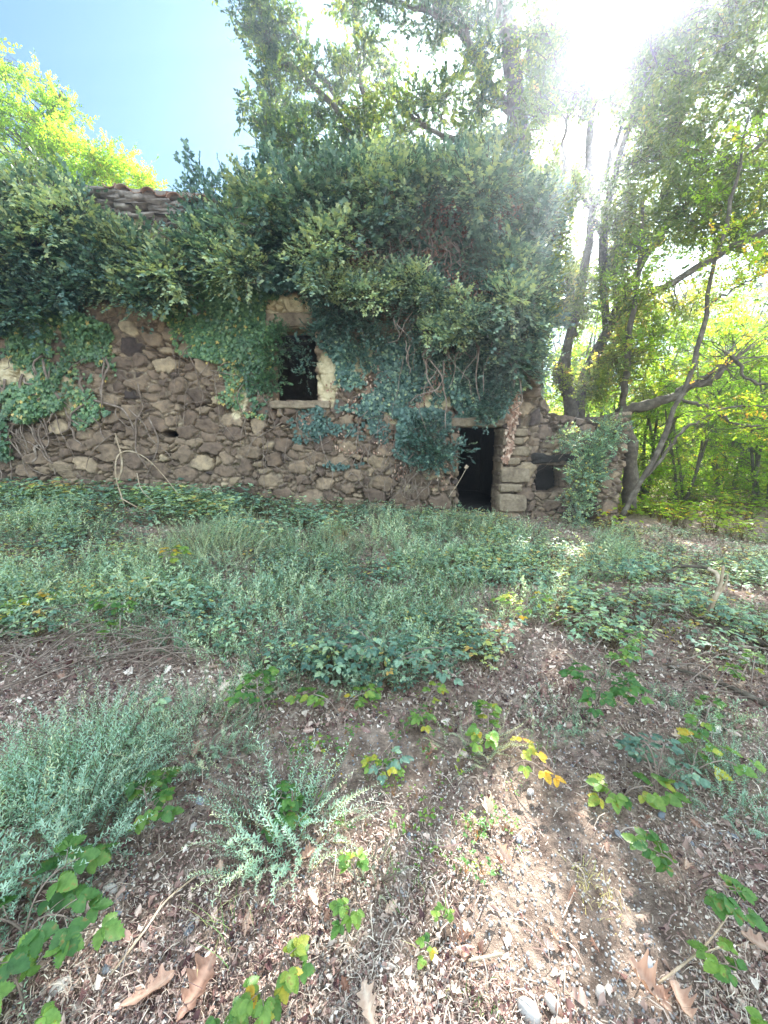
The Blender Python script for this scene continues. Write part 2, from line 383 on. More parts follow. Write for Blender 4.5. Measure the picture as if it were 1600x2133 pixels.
def stone_mat():
    """per-stone tint in 'tint', joint depth in 'joint'"""
    m = bpy.data.materials.new('rubble_stone'); m.use_nodes = True; nt = m.node_tree; nt.nodes.clear()
    geo = N(nt, 'ShaderNodeNewGeometry')
    at = N(nt, 'ShaderNodeAttribute', attribute_name='tint'); jt = N(nt, 'ShaderNodeAttribute', attribute_name='joint')
    pl = N(nt, 'ShaderNodeAttribute', attribute_name='plaster')
    rs = ramp(nt, [(0, (.04, .036, .04)), (.22, (.10, .078, .07)), (.45, (.20, .15, .115)), (.6, (.29, .225, .165)), (.8, (.39, .315, .22)), (1, (.50, .43, .31))])
    nt.links.new(at.outputs['Fac'], rs.inputs[0])
    n1 = N(nt, 'ShaderNodeTexNoise', Scale=5.0, Detail=9.0, Roughness=.7); nt.links.new(geo.outputs['Position'], n1.inputs['Vector'])
    r1 = ramp(nt, [(.28, (.38, .36, .36)), (.47, (.9, .88, .85)), (.62, (1.25, 1.2, 1.1)), (.78, (1.9, 1.85, 1.6))]); nt.links.new(n1.outputs[0], r1.inputs[0])
    mu = N(nt, 'ShaderNodeMix', data_type='RGBA', blend_type='MULTIPLY'); mu.inputs[0].default_value = 1
    nt.links.new(rs.outputs[0], mu.inputs[6]); nt.links.new(r1.outputs[0], mu.inputs[7])
    n2 = N(nt, 'ShaderNodeTexNoise', Scale=14.0, Detail=6.0); nt.links.new(geo.outputs['Position'], n2.inputs['Vector'])
    r2 = ramp(nt, [(.3, (.16, .125, .095)), (.55, (.32, .26, .19)), (.75, (.50, .43, .31))]); nt.links.new(n2.outputs[0], r2.inputs[0])
    mj = N(nt, 'ShaderNodeMix', data_type='RGBA'); nt.links.new(jt.outputs['Fac'], mj.inputs[0])
    nt.links.new(mu.outputs[2], mj.inputs[6]); nt.links.new(r2.outputs[0], mj.inputs[7])
    r3 = ramp(nt, [(.3, (.30, .24, .15)), (.5, (.60, .52, .33)), (.7, (.78, .70, .50))]); nt.links.new(n1.outputs[0], r3.inputs[0])
    mp = N(nt, 'ShaderNodeMix', data_type='RGBA'); nt.links.new(pl.outputs['Fac'], mp.inputs[0])
    nt.links.new(mj.outputs[2], mp.inputs[6]); nt.links.new(r3.outputs[0], mp.inputs[7])
    p = N(nt, 'ShaderNodeBsdfPrincipled', Roughness=.9); p.inputs['Specular IOR Level'].default_value = .2
    nt.links.new(mp.outputs[2], p.inputs['Base Color'])
    nb = N(nt, 'ShaderNodeTexNoise', Scale=32.0, Detail=7.0, Roughness=.7); nt.links.new(geo.outputs['Position'], nb.inputs['Vector'])
    b = N(nt, 'ShaderNodeBump', Strength=.8, Distance=.025); nt.links.new(nb.outputs[0], b.inputs['Height']); nt.links.new(b.outputs[0], p.inputs['Normal'])
    out = N(nt, 'ShaderNodeOutputMaterial'); nt.links.new(p.outputs[0], out.inputs[0])
    return m
M['stone'] = stone_mat()

# ------------------------------------------------------------------ the ground
def axis(segs):
    out = [segs[0][0]]
    for a, b, n in segs: out += list(np.linspace(a, b, n + 1)[1:])
    return np.array(out)
gx = axis([(-400, -60, 8), (-60, -12, 24), (-12, -4, 80), (-4, -1.8, 70), (-1.8, 1.8, 200), (1.8, 4, 70), (4, 12, 80), (12, 60, 24), (60, 400, 8)])
gy = axis([(-200, -10, 8), (-10, .4, 30), (.4, 2.2, 130), (2.2, 4, 70), (4, 9, 110), (9, 20, 60), (20, 80, 30), (80, 600, 12)])
XX, YY = np.meshgrid(gx, gy)
ZZ = GM(XX, YY)
nx, ny = len(gx), len(gy)
idx = np.arange(nx * ny).reshape(ny, nx)
F = np.stack([idx[:-1, :-1], idx[:-1, 1:], idx[1:, 1:], idx[1:, :-1]], -1).reshape(-1, 4)
mb = MB(); mb.add(np.stack([XX, YY, ZZ], -1).reshape(-1, 3), [F])
tag(mb.build('ground', M['soil'], smooth=True), kind='structure')

for px, py, rad in [(1150, 1255, .36), (1090, 1150, .42), (1200, 1165, .42), (1040, 1340, .20), (1235, 1420, .22), (1300, 1120, .5), (1480, 1110, .5), (1560, 1230, .3),
                    (1020, 1690, .20), (1050, 1770, .16), (1230, 1810, .18), (1275, 1890, .16), (655, 1885, .17), (690, 1960, .14), (180, 2110, .18), (860, 2070, .16), (1500, 1420, .22)]:
    GAPS.append((ongr(px, py), rad))
GAPS.append((np.array([0, 0, CZ]), .30))

# ------------------------------------------------------------------ rubble walls
def in_poly(x, y, poly):
    x = np.asarray(x); y = np.asarray(y); c = np.zeros(x.shape, bool); n = len(poly)
    for i in range(n):
        x1, y1 = poly[i]; x2, y2 = poly[(i + 1) % n]
        if y1 == y2: continue
        k = ((y1 > y) != (y2 > y)) & (x < (x2 - x1) * (y - y1) / (y2 - y1) + x1)
        c ^= k
    return c
def px_on(X, Z, Y):
    """pixel of a wall point"""
    dz = Z - CZ; c = cp * Y - sp_ * dz; u = sp_ * Y + cp * dz
    return 800 + 800 * X / c, 1066.5 - 800 * u / c
def rubble(name, Y0, x0, x1, z0, z1, keep, parent, seed, res=.018, big=.30, plaster=None, thick=.5, back=True, bulge=.06, square=0.0, lean=0.0):
    r = np.random.default_rng(seed)
    xs = np.arange(x0, x1 + res, res); zs = np.arange(z0, z1 + res, res)
    X, Z = np.meshgrid(xs, zs); n = X.size
    # seeds with varied size, rough courses
    S = []; wts = []
    area = (x1 - x0) * (z1 - z0)
    def put(cnt, rad, w):
        k = 0; tries = 0
        while k < cnt and tries < cnt * 12:
            tries += 1
            p = (r.uniform(x0 - .1, x1 + .1), r.uniform(z0 - .1, z1 + .1))
            if all((p[0] - q[0]) ** 2 * .45 + (p[1] - q[1]) ** 2 > ((rad + wq) * .62) ** 2 for q, wq in zip(S, wts)):
                S.append(p); wts.append(w); k += 1
    put(int(area / big ** 2 * .35), big, big * 1.0)
    put(int(area / big ** 2 * 1.0), big * .6, big * .62)
    put(int(area / big ** 2 * 2.6), big * .36, big * .38)
    put(int(area / big ** 2 * 4.0), big * .2, big * .22)
    S = np.array(S); wts = np.array(wts)
    wx = X + .17 * (fbm(X * 3.8, Z * 3.8, seed, 5) - .47) * 2; wz = Z + .15 * (fbm(X * 3.0 + 9, Z * 4.2, seed + 3, 5) - .47) * 2
    F1 = np.full(X.shape, 9.0); F2 = np.full(X.shape, 9.0); ID = np.zeros(X.shape, int)
    cosr = np.cos(r.normal(0, .12, len(S))); 
    rowz = zs
    for k in range(len(S)):
        rr = wts[k] * 3.6 + .12
        ia, ib = np.searchsorted(xs, [S[k, 0] - rr * 1.5, S[k, 0] + rr * 1.5]); ja, jb = np.searchsorted(zs, [S[k, 1] - rr, S[k, 1] + rr])
        if ia >= ib or ja >= jb: continue
        sl = (slice(ja, jb), slice(ia, ib))
        dx = np.abs(wx[sl] - S[k, 0]) * .68; dz = np.abs(wz[sl] - S[k, 1])
        pw = 2.6 + 3 * square
        d = (dx ** pw + dz ** pw) ** (1 / pw) - wts[k] * .55
        f1 = F1[sl]; f2 = F2[sl]; i_ = ID[sl]
        better = d < f1
        f2[...] = np.where(better, f1, np.minimum(f2, d)); i_[...] = np.where(better, k, i_); f1[...] = np.where(better, d, f1)
    e = np.clip((F2 - F1), 0, .2)
    jw = .006 + .022 * fbm(X * 2, Z * 2, seed + 8)
    body = sst(0, 1, np.clip(e / (jw * 2.4), 0, 1))
    st = np.clip(r.normal(.50, .135, len(S)), 0, 1); hs = r.uniform(-.55, 1, len(S)); tl = r.normal(0, .16, (len(S), 2))
    disp = bulge * (body * (.65 + .45 * hs[ID]) + .35 * np.sqrt(np.clip(e, 0, .1) / .1)) + body * (tl[ID, 0] * (X - S[ID, 0]) + tl[ID, 1] * (Z - S[ID, 1]))
    disp += .055 * np.abs(fbm(X * 6, Z * 7, seed + 5, 5) - .47) + .03 * (fbm(X * 12, Z * 12, seed + 25, 3) - .45) + .10 * (fbm(X * .8, Z * .8, seed + 6, 2) - .37) + .014 * (fbm(X * 28, Z * 28, seed + 15, 2) - .37)
    joint = 1 - body
    pm = np.zeros(X.shape)
    if plaster is not None:
        pm = plaster(X, Z); disp = disp * (1 - pm) + pm * (bulge * .9 + .03 * (fbm(X * 3, Z * 3, 77) - .4))
    gone = np.clip(vn(X * 2.1, Z * 2.6, seed + 30) - .50, 0, 1) * 3     # joints washed out here and there
    disp -= joint * (gone * .14 + .02)
    Yv = Y0 - disp - lean * (Z - z0)
    kv = keep(X, Z)
    kf = kv[:-1, :-1] & kv[:-1, 1:] & kv[1:, 1:] & kv[1:, :-1]
    id2 = np.arange(n).reshape(X.shape)
    Fq = np.stack([id2[:-1, :-1], id2[:-1, 1:], id2[1:, 1:], id2[1:, :-1]], -1)[kf]
    V = np.stack([X, Yv, Z], -1).reshape(-1, 3)
    VB = np.stack([X, np.full(X.shape, Y0 + thick), Z], -1).reshape(-1, 3)
    # boundary edges -> reveal
    E = np.concatenate([Fq[:, [0, 1]], Fq[:, [1, 2]], Fq[:, [2, 3]], Fq[:, [3, 0]]])
    key = np.sort(E, 1); kk = key[:, 0] * n + key[:, 1]
    _, inv, cnt = np.unique(kk, return_inverse=True, return_counts=True)
    B = E[cnt[inv] == 1]
    midn = 6
    layers = [V]; T = [np.where(pm > .5, .8, st[ID]).ravel()]
    Vall = [V]; Jall = [joint.ravel()]; Pall = [pm.ravel()]; Fall = [Fq]
    prev = 0
    for L_ in range(1, midn + 1):
        f = L_ / midn
        Vl = V * (1 - f) + VB * f
        nxx = .035 * np.sin(f * math.pi) * (fbm(V[:, 2] * 7 + f * 3, V[:, 0] * 7 + f * 9, seed + 40) - .45)[:, None] * 2
        Vl = Vl + nxx * np.array([1, 0, 1])
        Vall.append(Vl); T.append(T[0]); Jall.append(Jall[0] * .6 + .1); Pall.append(Pall[0])
        Fall.append(np.stack([B[:, 1] + (L_ - 1) * n, B[:, 0] + (L_ - 1) * n, B[:, 0] + L_ * n, B[:, 1] + L_ * n], -1))
    if back: Fall.append(Fq[:, ::-1] + midn * n)
    V = np.concatenate(Vall); Fm = np.concatenate(Fall)
    T = np.concatenate(T); J = np.concatenate(Jall); P_ = np.concatenate(Pall)
    used = np.zeros(len(V), bool); used[Fm.ravel()] = True
    remap = np.cumsum(used) - 1
    m2 = MB(); m2.add(V[used], [remap[Fm]], T[used])
    o = m2.build(name, M['stone'], parent, smooth=True)
    a = o.data.attributes.new('joint', 'FLOAT', 'POINT'); a.data.foreach_set('value', J[used].astype(np.float32))
    a = o.data.attributes.new('plaster', 'FLOAT', 'POINT'); a.data.foreach_set('value', P_[used].astype(np.float32))
    return o
def box(mb, x0, x1, y0, y1, z0, z1, tint=.5, jig=0.0, r=rng, nsub=1):
    """box, optionally with a roughened subdivided skin"""
    if nsub <= 1:
        V = np.array([(x, y, z) for z in (z0, z1) for y in (y0, y1) for x in (x0, x1)], float)
        F = np.array([(0, 2, 3, 1), (4, 5, 7, 6), (0, 1, 5, 4), (2, 6, 7, 3), (0, 4, 6, 2), (1, 3, 7, 5)])
        if jig: V += r.normal(0, jig, V.shape)
        mb.add(V, [F], tint); return
    c = np.array([(x0 + x1) / 2, (y0 + y1) / 2, (z0 + z1) / 2]); h = np.array([x1 - x0, y1 - y0, z1 - z0]) / 2
    t = np.linspace(-1, 1, nsub + 1); A, Bq = np.meshgrid(t, t); k = (nsub + 1)
    sd_ = r.integers(0, 999)
    for ax in range(3):
        for s in (-1, 1):
            U = np.zeros(A.shape + (3,)); U[..., ax] = s; U[..., (ax + 1) % 3] = A; U[..., (ax + 2) % 3] = Bq
            q = U / (np.sum(np.abs(U) ** 8, -1, keepdims=True) ** (1 / 8))
            P = c + q * h
            w = jig * 2.2 * (fbm(P[..., 0] * 5 + P[..., 1] * 3 + sd_, P[..., 2] * 5 + P[..., 1] * 4, 5) - .45)
            P = P + q * w[..., None]
            i = np.arange(k * k).reshape(k, k)
            F = np.stack([i[:-1, :-1], i[:-1, 1:], i[1:, 1:], i[1:, :-1]], -1).reshape(-1, 4)
            mb.add(P.reshape(-1, 3), [F if s > 0 else F[:, ::-1]], tint)

YW = 8.5
house = thing('ruined_stone_house', 'derelict two storey stone house half buried in ivy, with window opening and doorway', 'house', (0, YW, 0))
def top_z(X): return 6.15 - .10 * np.clip(X + 6, -4, 12) + .22 * (fbm(X * 1.6, X * 0 + 3, 5, 4) - .45) * 2
DOOR = (1.64, 2.52, 1.86); WIN = (-2.35, -1.42, 2.42, 3.86)
def keep_house(X, Z):
    k = Z < top_z(X)
    j = .035 * (fbm(X * 6, Z * 6, 61) - .45) * 2
    wx0, wx1, wz0, wz1 = WIN
    k &= ~((X > wx0 + j) & (X < wx1 + j * 1.6) & (Z > wz0 + j) & (Z < wz1))
    dx0, dx1, dz1 = DOOR
    k &= ~((X > dx0 + j * 1.5) & (X < dx1 + j) & (Z < dz1 + .01) & (Z > -3))
    # putlog holes / missing stone
    k &= ~(((X + 4.62) / .16) ** 2 + ((Z - 1.72) / .07) ** 2 < 1 + j * 8)
    k &= X < 3.32 + .10 * (vn(Z * 3, Z * 0, 5) - .5) + .03 * (Z < 2)
    return k
def plaster_house(X, Z):
    px, py = px_on(X, Z, YW)
    nz_ = fbm(X * 2.5, Z * 2.5, 90, 4)
    a = np.zeros(X.shape)
    for cx, cy, rx, ry in [(605, 655, 62, 42), (685, 790, 24, 60), (745, 740, 50, 40), (20, 780, 60, 30), (120, 830, 50, 40), (860, 810, 70, 90), (230, 470, 60, 60), (950, 800, 60, 50), (500, 800, 22, 70), (1010, 880, 40, 30)]:
        d = ((px - cx) / rx) ** 2 + ((py - cy) / ry) ** 2
        a = np.maximum(a, sst(1.15, .75, d + (nz_ - .47) * 2.4))
    return a
rubble('front_wall', YW, -10.2, 3.42, -.7, 6.7, keep_house, house, 101, res=.02, big=.25, plaster=plaster_house, bulge=.07)
# dark shell of the house
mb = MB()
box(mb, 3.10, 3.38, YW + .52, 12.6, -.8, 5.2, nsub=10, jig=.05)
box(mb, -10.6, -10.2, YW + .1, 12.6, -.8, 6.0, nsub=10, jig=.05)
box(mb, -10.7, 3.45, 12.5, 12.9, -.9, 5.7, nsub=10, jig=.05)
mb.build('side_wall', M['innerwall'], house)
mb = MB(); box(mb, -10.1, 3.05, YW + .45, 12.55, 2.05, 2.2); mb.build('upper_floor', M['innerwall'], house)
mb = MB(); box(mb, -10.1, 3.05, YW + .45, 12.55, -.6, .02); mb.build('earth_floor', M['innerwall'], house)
# roof: a shed of slabs with canal tiles along the broken eave
mb = MB()
V = [(-10.6, 8.3, 6.55), (-3.3, 8.3, 6.1), (-3.1, 10.5, 6.5), (2.9, 9.2, 5.75), (3.3, 12.9, 5.9), (-10.6, 12.9, 7.2)]
V = V + [(x, y, z + .12) for x, y, z in V]
F6 = np.array([(0, 1, 2, 3, 4, 5)[::-1], (6, 7, 8, 9, 10, 11)]); Fs = np.array([(i, (i + 1) % 6, 6 + (i + 1) % 6, 6 + i) for i in range(6)])
mb.add(V, [F6, Fs]); roof = mb.build('roof', M['slate'], house)
mb = MB()
r = np.random.default_rng(5)
for row in range(4):                      # broken stone slabs showing under the tiles
    for k in range(9):
        px = 215 + k * 24 + r.uniform(-6, 6); py = 398 + row * 13 + k * 5 + r.uniform(-3, 3)
        c = W(px, py, YW - .12 + row * .03 - r.uniform(0, .04)); w = r.uniform(.13, .24)
        box(mb, c[0] - w, c[0] + w, c[1] - .1, c[1] + .35, c[2] - .018 - .01 * (k % 3), c[2] + .018, jig=.022, r=r)
mb.build('eave_slab', M['slate'], roof)
mb = MB()
for k in range(8):                        # canal tiles, hollow side down then up, ends ragged
    c = W(232 + k * 27 + r.uniform(-4, 4), 388 + k * 4.6 + r.uniform(-5, 4), YW - .2)
    rad = .115 + r.uniform(-.01, .015); up = 1 if k % 2 else -1
    a = np.linspace(0, math.pi, 9); ln = .42
    ring = []
    yaw = r.uniform(-.25, .25); pit = .1 + r.uniform(-.1, .15)
    for yy in (-.08 + r.uniform(-.05, .05), ln):
        for rr_ in (rad, rad - .018):
            for t in a: 
                ring.append((c[0] + rr_ * math.cos(t) * 1.15 - yaw * yy, c[1] + yy, c[2] + up * rr_ * .75 * math.sin(t) + (.05 if up < 0 else -.02) + pit * yy))
    ring = np.array(ring); F = []
    for i in range(8):
        F += [(i, i + 1, 18 + i + 1, 18 + i), (9 + i, 27 + i, 27 + i + 1, 9 + i + 1), (i, 9 + i, 9 + i + 1, i + 1), (18 + i, 18 + i + 1, 27 + i + 1, 27 + i)]
    m1 = MB(); m1.add(ring, [np.array(F)]); m1.build('roof_tile', M['tile'], roof, smooth=False)
# dressed window and door stones
mb = MB(); box(mb, -2.62, -1.18, YW - .15, YW + .3, 3.86, 4.14, nsub=8, jig=.03); mb.build('window_lintel', M['dressed'], house)
mb = MB(); box(mb, -2.46, -1.10, YW - .17, YW + .45, 2.24, 2.41, nsub=8, jig=.035); mb.build('window_sill', M['dressed'], house)
mb = MB(); box(mb, 1.40, 2.70, YW - .15, YW + .45, 1.865, 2.07, nsub=8, jig=.03); mb.build('door_lintel', M['dressed'], house)
mb = MB()
for k, (z, h, w, s) in enumerate([(.02, .42, .62, .4), (.46, .2, .5, .6), (.68, .36, .66, .3), (1.06, .17, .42, .8), (1.25, .22, .60, .9), (1.49, .16, .45, .5), (1.67, .18, .55, .6)]):
    box(mb, 2.54, 2.54 + w, YW - .14 - .02 * (k % 2), YW + .3, z, z + h - .02, nsub=6, jig=.025)
mb.build('door_jamb', M['dressed'], house)


# the lower annex wall with its niche and end pier
annex = thing('ruined_annex_wall', 'low broken stone wall right of the doorway with a niche and an end pier', 'wall', (4.2, YW, 0))
def keep_annex(X, Z):
    px, py = px_on(X, Z, YW - .02)
    j = 7 * (fbm(X * 4, Z * 4, 51) - .45) * 2
    poly = [(1108, 600), (1122, 800), (1150, 858), (1215, 872), (1262, 866), (1312, 858), (1300, 960), (1288, 1040), (1278, 1130), (1270, 1300), (1090, 1300), (1090, 840)]
    k = in_poly(px + j, py + j * .7, poly) & (py > 770)
    k &= ~in_poly(px + j * .4, py + j * .4, [(1110, 972), (1172, 968), (1176, 1018), (1158, 1026), (1110, 1024)])
    k &= ~in_poly(px + j * .4, py + j * .4, [(1216, 1002), (1244, 996), (1248, 1200), (1220, 1200)])
    return k
rubble('wall', YW + .04, 3.3, 5.35, -1.0, 2.9, keep_annex, annex, 202, res=.016, big=.21, thick=.45, bulge=.075, square=.3)
mb = MB(); box(mb, 3.3, 5.1, YW + .5, YW + .6, -.8, 1.7); mb.build('back_face', M['innerwall'], annex)  # near-black sheet, so niche and gap read as shade
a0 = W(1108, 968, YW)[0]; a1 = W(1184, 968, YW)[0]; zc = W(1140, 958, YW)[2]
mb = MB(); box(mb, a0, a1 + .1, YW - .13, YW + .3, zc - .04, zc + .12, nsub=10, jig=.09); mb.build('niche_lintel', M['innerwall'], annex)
def keep_pier(X, Z):
    px, py = px_on(X, Z, YW - .26)
    j = 6 * (fbm(X * 5, Z * 5, 53) - .45) * 2
    return in_poly(px + j, py + j, [(1262, 868), (1311, 858), (1301, 960), (1289, 1040), (1280, 1140), (1238, 1140), (1244, 1010), (1256, 940)])
rubble('pier', YW - .26, 3.9, 5.3, -1.0, 2.2, keep_pier, annex, 303, res=.016, big=.19, thick=.62, bulge=.07, square=.5)

# ------------------------------------------------------------------ ivy on the house
SP_IVY = [spray(10, .30, L_IVY, .08, 1, spread=1.1, droop=.25), spray(12, .34, L_IVY, .065, 2, spread=1.2, droop=.4), spray(9, .26, L_OVAL, .07, 3, spread=1.1, droop=.1), spray(8, .40, L_IVY, .055, 6, spread=.9, droop=.6)]
SP_HEAD = [spray(12, .20, L_OVAL, .065, s, spread=1.2, droop=.1) for s in (4, 5)]
def wall_leaves(mb, poly, n, r, size=(.05, .09), Yo=.10, thick=.10, thr=.42, ns=1.2, base=.45, var=.2, leaf=L_IVY, seed=0):
    xs = [W(px, py, YW)[0] for px, py in poly]; zs = [W(px, py, YW)[2] for px, py in poly]
    X = r.uniform(min(xs), max(xs), n * 3); Z = r.uniform(min(zs), max(zs), n * 3)
    px, py = px_on(X, Z, YW)
    jx = 26 * (fbm(X * 1.7, Z * 1.7, 70 + seed) - .47) * 2
    nzv = fbm(X * ns, Z * ns, 80 + seed, 4)
    k = in_poly(px + jx, py + jx, poly) & (nzv + r.normal(0, .035, len(X)) > thr)
    # keep the openings open
    k &= ~in_poly(px + jx * .6, py + jx * .6, [(560, 625), (600, 618), (650, 640), (655, 682), (560, 684)])
    k &= ~in_poly(px + jx, py + jx, [(205, 380), (400, 400), (345, 455), (330, 500), (270, 470), (215, 440)])
    k &= ~((X > WIN[0] + .08) & (X < WIN[1] - .08) & (Z > WIN[2]) & (Z < WIN[3] - .15)); k &= ~((X > DOOR[0] + .05) & (X < DOOR[1] - .1) & (Z < DOOR[2] - .1))
    X, Z, nzv = X[k][:n], Z[k][:n], nzv[k][:n]; m = len(X)
    Y = YW - Yo - thick * r.uniform(0, 1, m) * sst(thr, thr + .2, nzv)
    d = np.stack([r.normal(0, .55, m), r.uniform(-.6, 0, m), -1 + r.normal(0, .35, m)], 1)
    nn = np.stack([r.normal(0, .4, m), np.full(m, -1.0), .5 + r.normal(0, .4, m)], 1)
    stamp(mb, leaf, np.stack([X, Y, Z], 1), frame_from(d, nn), r.uniform(*size, m), np.clip(base + r.normal(0, var, m), .05, 1))
def _umb():
    V, F, T = [], [], []; a = np.linspace(0, 2 * np.pi, 6, endpoint=False)
    V = [(0, 0, .5)] + [(.45 * math.cos(t), .45 * math.sin(t), .15) for t in a] + [(.45 * math.cos(t), .45 * math.sin(t), -.2) for t in a] + [(0, 0, -.5)]
    F = [(0, 1 + i, 1 + (i + 1) % 6) for i in range(6)] + [(13, 7 + (i + 1) % 6, 7 + i) for i in range(6)]
    Q = [(1 + i, 7 + i, 7 + (i + 1) % 6, 1 + (i + 1) % 6) for i in range(6)]
    return tpl(V, [F, Q])
UMB = _umb()
def bushy(mb, poly, nclump, nspray, r, rad=(.2, .45), Yr=(.15, .6), tpls=SP_IVY, base=.4, var=.14, scale=(.8, 1.25), front=False, Y0=None, head=0.0, flat=1.0, zlift=0.0):
    """clumps of leafy twigs standing out from the wall; each clump has a young paler head or not"""
    Yb = YW if Y0 is None else Y0
    done = 0; tries = 0
    pxs = [p[0] for p in poly]; pys = [p[1] for p in poly]
    while done < nclump and tries < nclump * 20:
        tries += 1
        px, py = r.uniform(min(pxs), max(pxs)), r.uniform(min(pys), max(pys))
        if not in_poly(np.array([px]), np.array([py]), poly)[0]: continue
        done += 1
        c = W(px, py, Yb - r.uniform(*Yr)); R_ = r.uniform(*rad)
        m = int(nspray * (R_ / np.mean(rad)) ** 1.5)
        d = r.normal(0, 1, (m, 3)); d /= np.linalg.norm(d, axis=1, keepdims=True); d[:, 1] = -np.abs(d[:, 1]) * .9 if not front else d[:, 1]
        P = c + d * R_ * r.uniform(.35, 1.0, (m, 1)) * np.array([1, flat, .85])
        kg = gap_keep(P); P, d = P[kg], d[kg]; m = len(P)
        if m < 2: continue
        dirs = d + np.array([0, -.25, .35 + zlift]) + r.normal(0, .25, (m, 3))
        nn = d * .6 + np.array([0, -.4, .9])
        hd = r.random() < .5
        tb = base + r.normal(0, .07) + (head if hd else 0)
        if hd and head > .12:
            ku = m // 4; up = d[:, 2] > -.2
            PU = (P + dirs * .22)[up][:ku]
            stamp(mb, UMB, PU, rotmats(*r.uniform(0, 6, (3, len(PU)))), r.uniform(.03, .055, len(PU)), np.full(len(PU), min(.98, tb + .3)))
        tt = np.clip(tb + r.normal(0, var, m), .22, .95)
        which = r.integers(0, len(tpls), m)
        for q in range(len(tpls)):
            s = which == q
            stamp(mb, tpls[q], P[s], frame_from(dirs[s], nn[s]), r.uniform(*scale, s.sum()), tt[s])
def vines(mb, poly, n, r, rad=(.004, .013), Yo=.11, length=(.5, 1.6), down=True, wig=.07, xmax=99):
    pxs = [p[0] for p in poly]; pys = [p[1] for p in poly]; k = 0
    while k < n:
        px, py = r.uniform(min(pxs), max(pxs)), r.uniform(min(pys), max(pys))
        if not in_poly(np.array([px]), np.array([py]), poly)[0]: continue
        k += 1
        p = W(px, py, YW - Yo); a = r.normal(-math.pi / 2, .55) if down else r.uniform(0, 6.28)
        L = r.uniform(*length); pts = [p]
        for s in range(6):
            a += r.normal(0, .45); a += (-math.pi / 2 - a) * .12 if down else 0
            p = p + np.array([math.cos(a), 0, math.sin(a)]) * L / 6; p[0] = min(p[0], xmax); pts.append(p + np.array([0, -r.uniform(0, wig * 1.2), 0]))
        w = r.uniform(*rad); tube(mb, pts, [w, w * .8, w * .45], 5, tint=r.random(), n=16)

def ivy(name, label, fn, at, mat='ivy', stems=None, seed=1, cat='ivy', stem_kw=None):
    r = np.random.default_rng(seed)
    t = thing(name, label, cat, W(*at, YW - .1))
    mb = MB(); fn(mb, r); mb.build('foliage', M[mat], t)
    if stems:
        mb = MB()
        for poly, n in stems: vines(mb, poly, n, r, **(stem_kw or {}))
        mb.build('stem', M['vine'], t, smooth=True)
    return t

P_SHEET = [(330, 545), (560, 560), (600, 690), (575, 745), (520, 770), (430, 752), (378, 740), (345, 650)]
def f_sheet(mb, r):
    wall_leaves(mb, P_SHEET, 7000, r, Yo=.10, thick=.12, thr=.30, base=.60, var=.17)
    wall_leaves(mb, [(420, 740), (500, 750), (560, 790), (560, 880), (470, 850)], 500, r, thr=.50, ns=2.5, base=.7)
    wall_leaves(mb, [(520, 600), (600, 640), (600, 830), (530, 860), (505, 760)], 900, r, thr=.36, ns=2, base=.35)
    bushy(mb, [(555, 670), (590, 690), (575, 820), (530, 830)], 12, 16, r, rad=(.14, .24), Yr=(.1, .3), base=.4, scale=(.5, .8))
ivy('climbing_ivy', 'flat sheet of small bright green ivy leaves covering the wall left of the window opening', f_sheet, (460, 755), seed=3,
    stems=[([(350, 700), (560, 700), (600, 860), (420, 860)], 16)])

def f_left(mb, r):
    wall_leaves(mb, [(0, 600), (150, 640), (250, 690), (250, 745), (160, 770), (110, 850), (60, 880), (20, 850), (0, 780)], 5200, r, size=(.06, .10), thr=.36, base=.62, var=.18, thick=.22)
    wall_leaves(mb, [(-260, 600), (0, 600), (30, 940), (-260, 960)], 5000, r, size=(.06, .10), thr=.36, base=.5, var=.18, thick=.22)
    wall_leaves(mb, [(140, 720), (250, 740), (230, 860), (150, 900)], 700, r, thr=.5, ns=2.4, base=.6)
ivy('climbing_ivy', 'patchy green ivy hanging in tongues at the left edge of the stone wall', f_left, (90, 880), seed=4,
    stems=[([(-100, 720), (260, 720), (330, 900), (-100, 940)], 46), ([(20, 700), (120, 760), (120, 930), (30, 930)], 14)], stem_kw=dict(rad=(.008, .03)))

def f_over(mb, r):
    wall_leaves(mb, [(-250, 420), (210, 440), (330, 520), (420, 600), (330, 640), (200, 640), (0, 700), (-250, 700)], 9000, r, size=(.06, .10), thr=.28, base=.36, thick=.3)
    bushy(mb, [(-200, 400), (60, 405), (175, 425), (205, 470), (130, 490), (80, 520), (-200, 550)], 54, 34, r, rad=(.25, .5), Yr=(.2, .9), base=.5, head=.36)
    bushy(mb, [(160, 500), (300, 510), (390, 560), (370, 610), (290, 630), (215, 590), (150, 540)], 42, 34, r, rad=(.22, .42), Yr=(.2, .7), base=.5, head=.34, scale=(.6, 1.3))
    bushy(mb, [(-200, 560), (110, 540), (150, 600), (90, 650), (-200, 680)], 34, 26, r, rad=(.2, .4), Yr=(.15, .6), base=.45, head=.2)
ivy('overhanging_ivy', 'dark bushy ivy overhanging the top left of the wall below the broken roof tiles', f_over, (200, 620), mat='ivydark', seed=5,
    stems=[([(200, 400), (340, 420), (330, 520), (240, 500)], 26)])

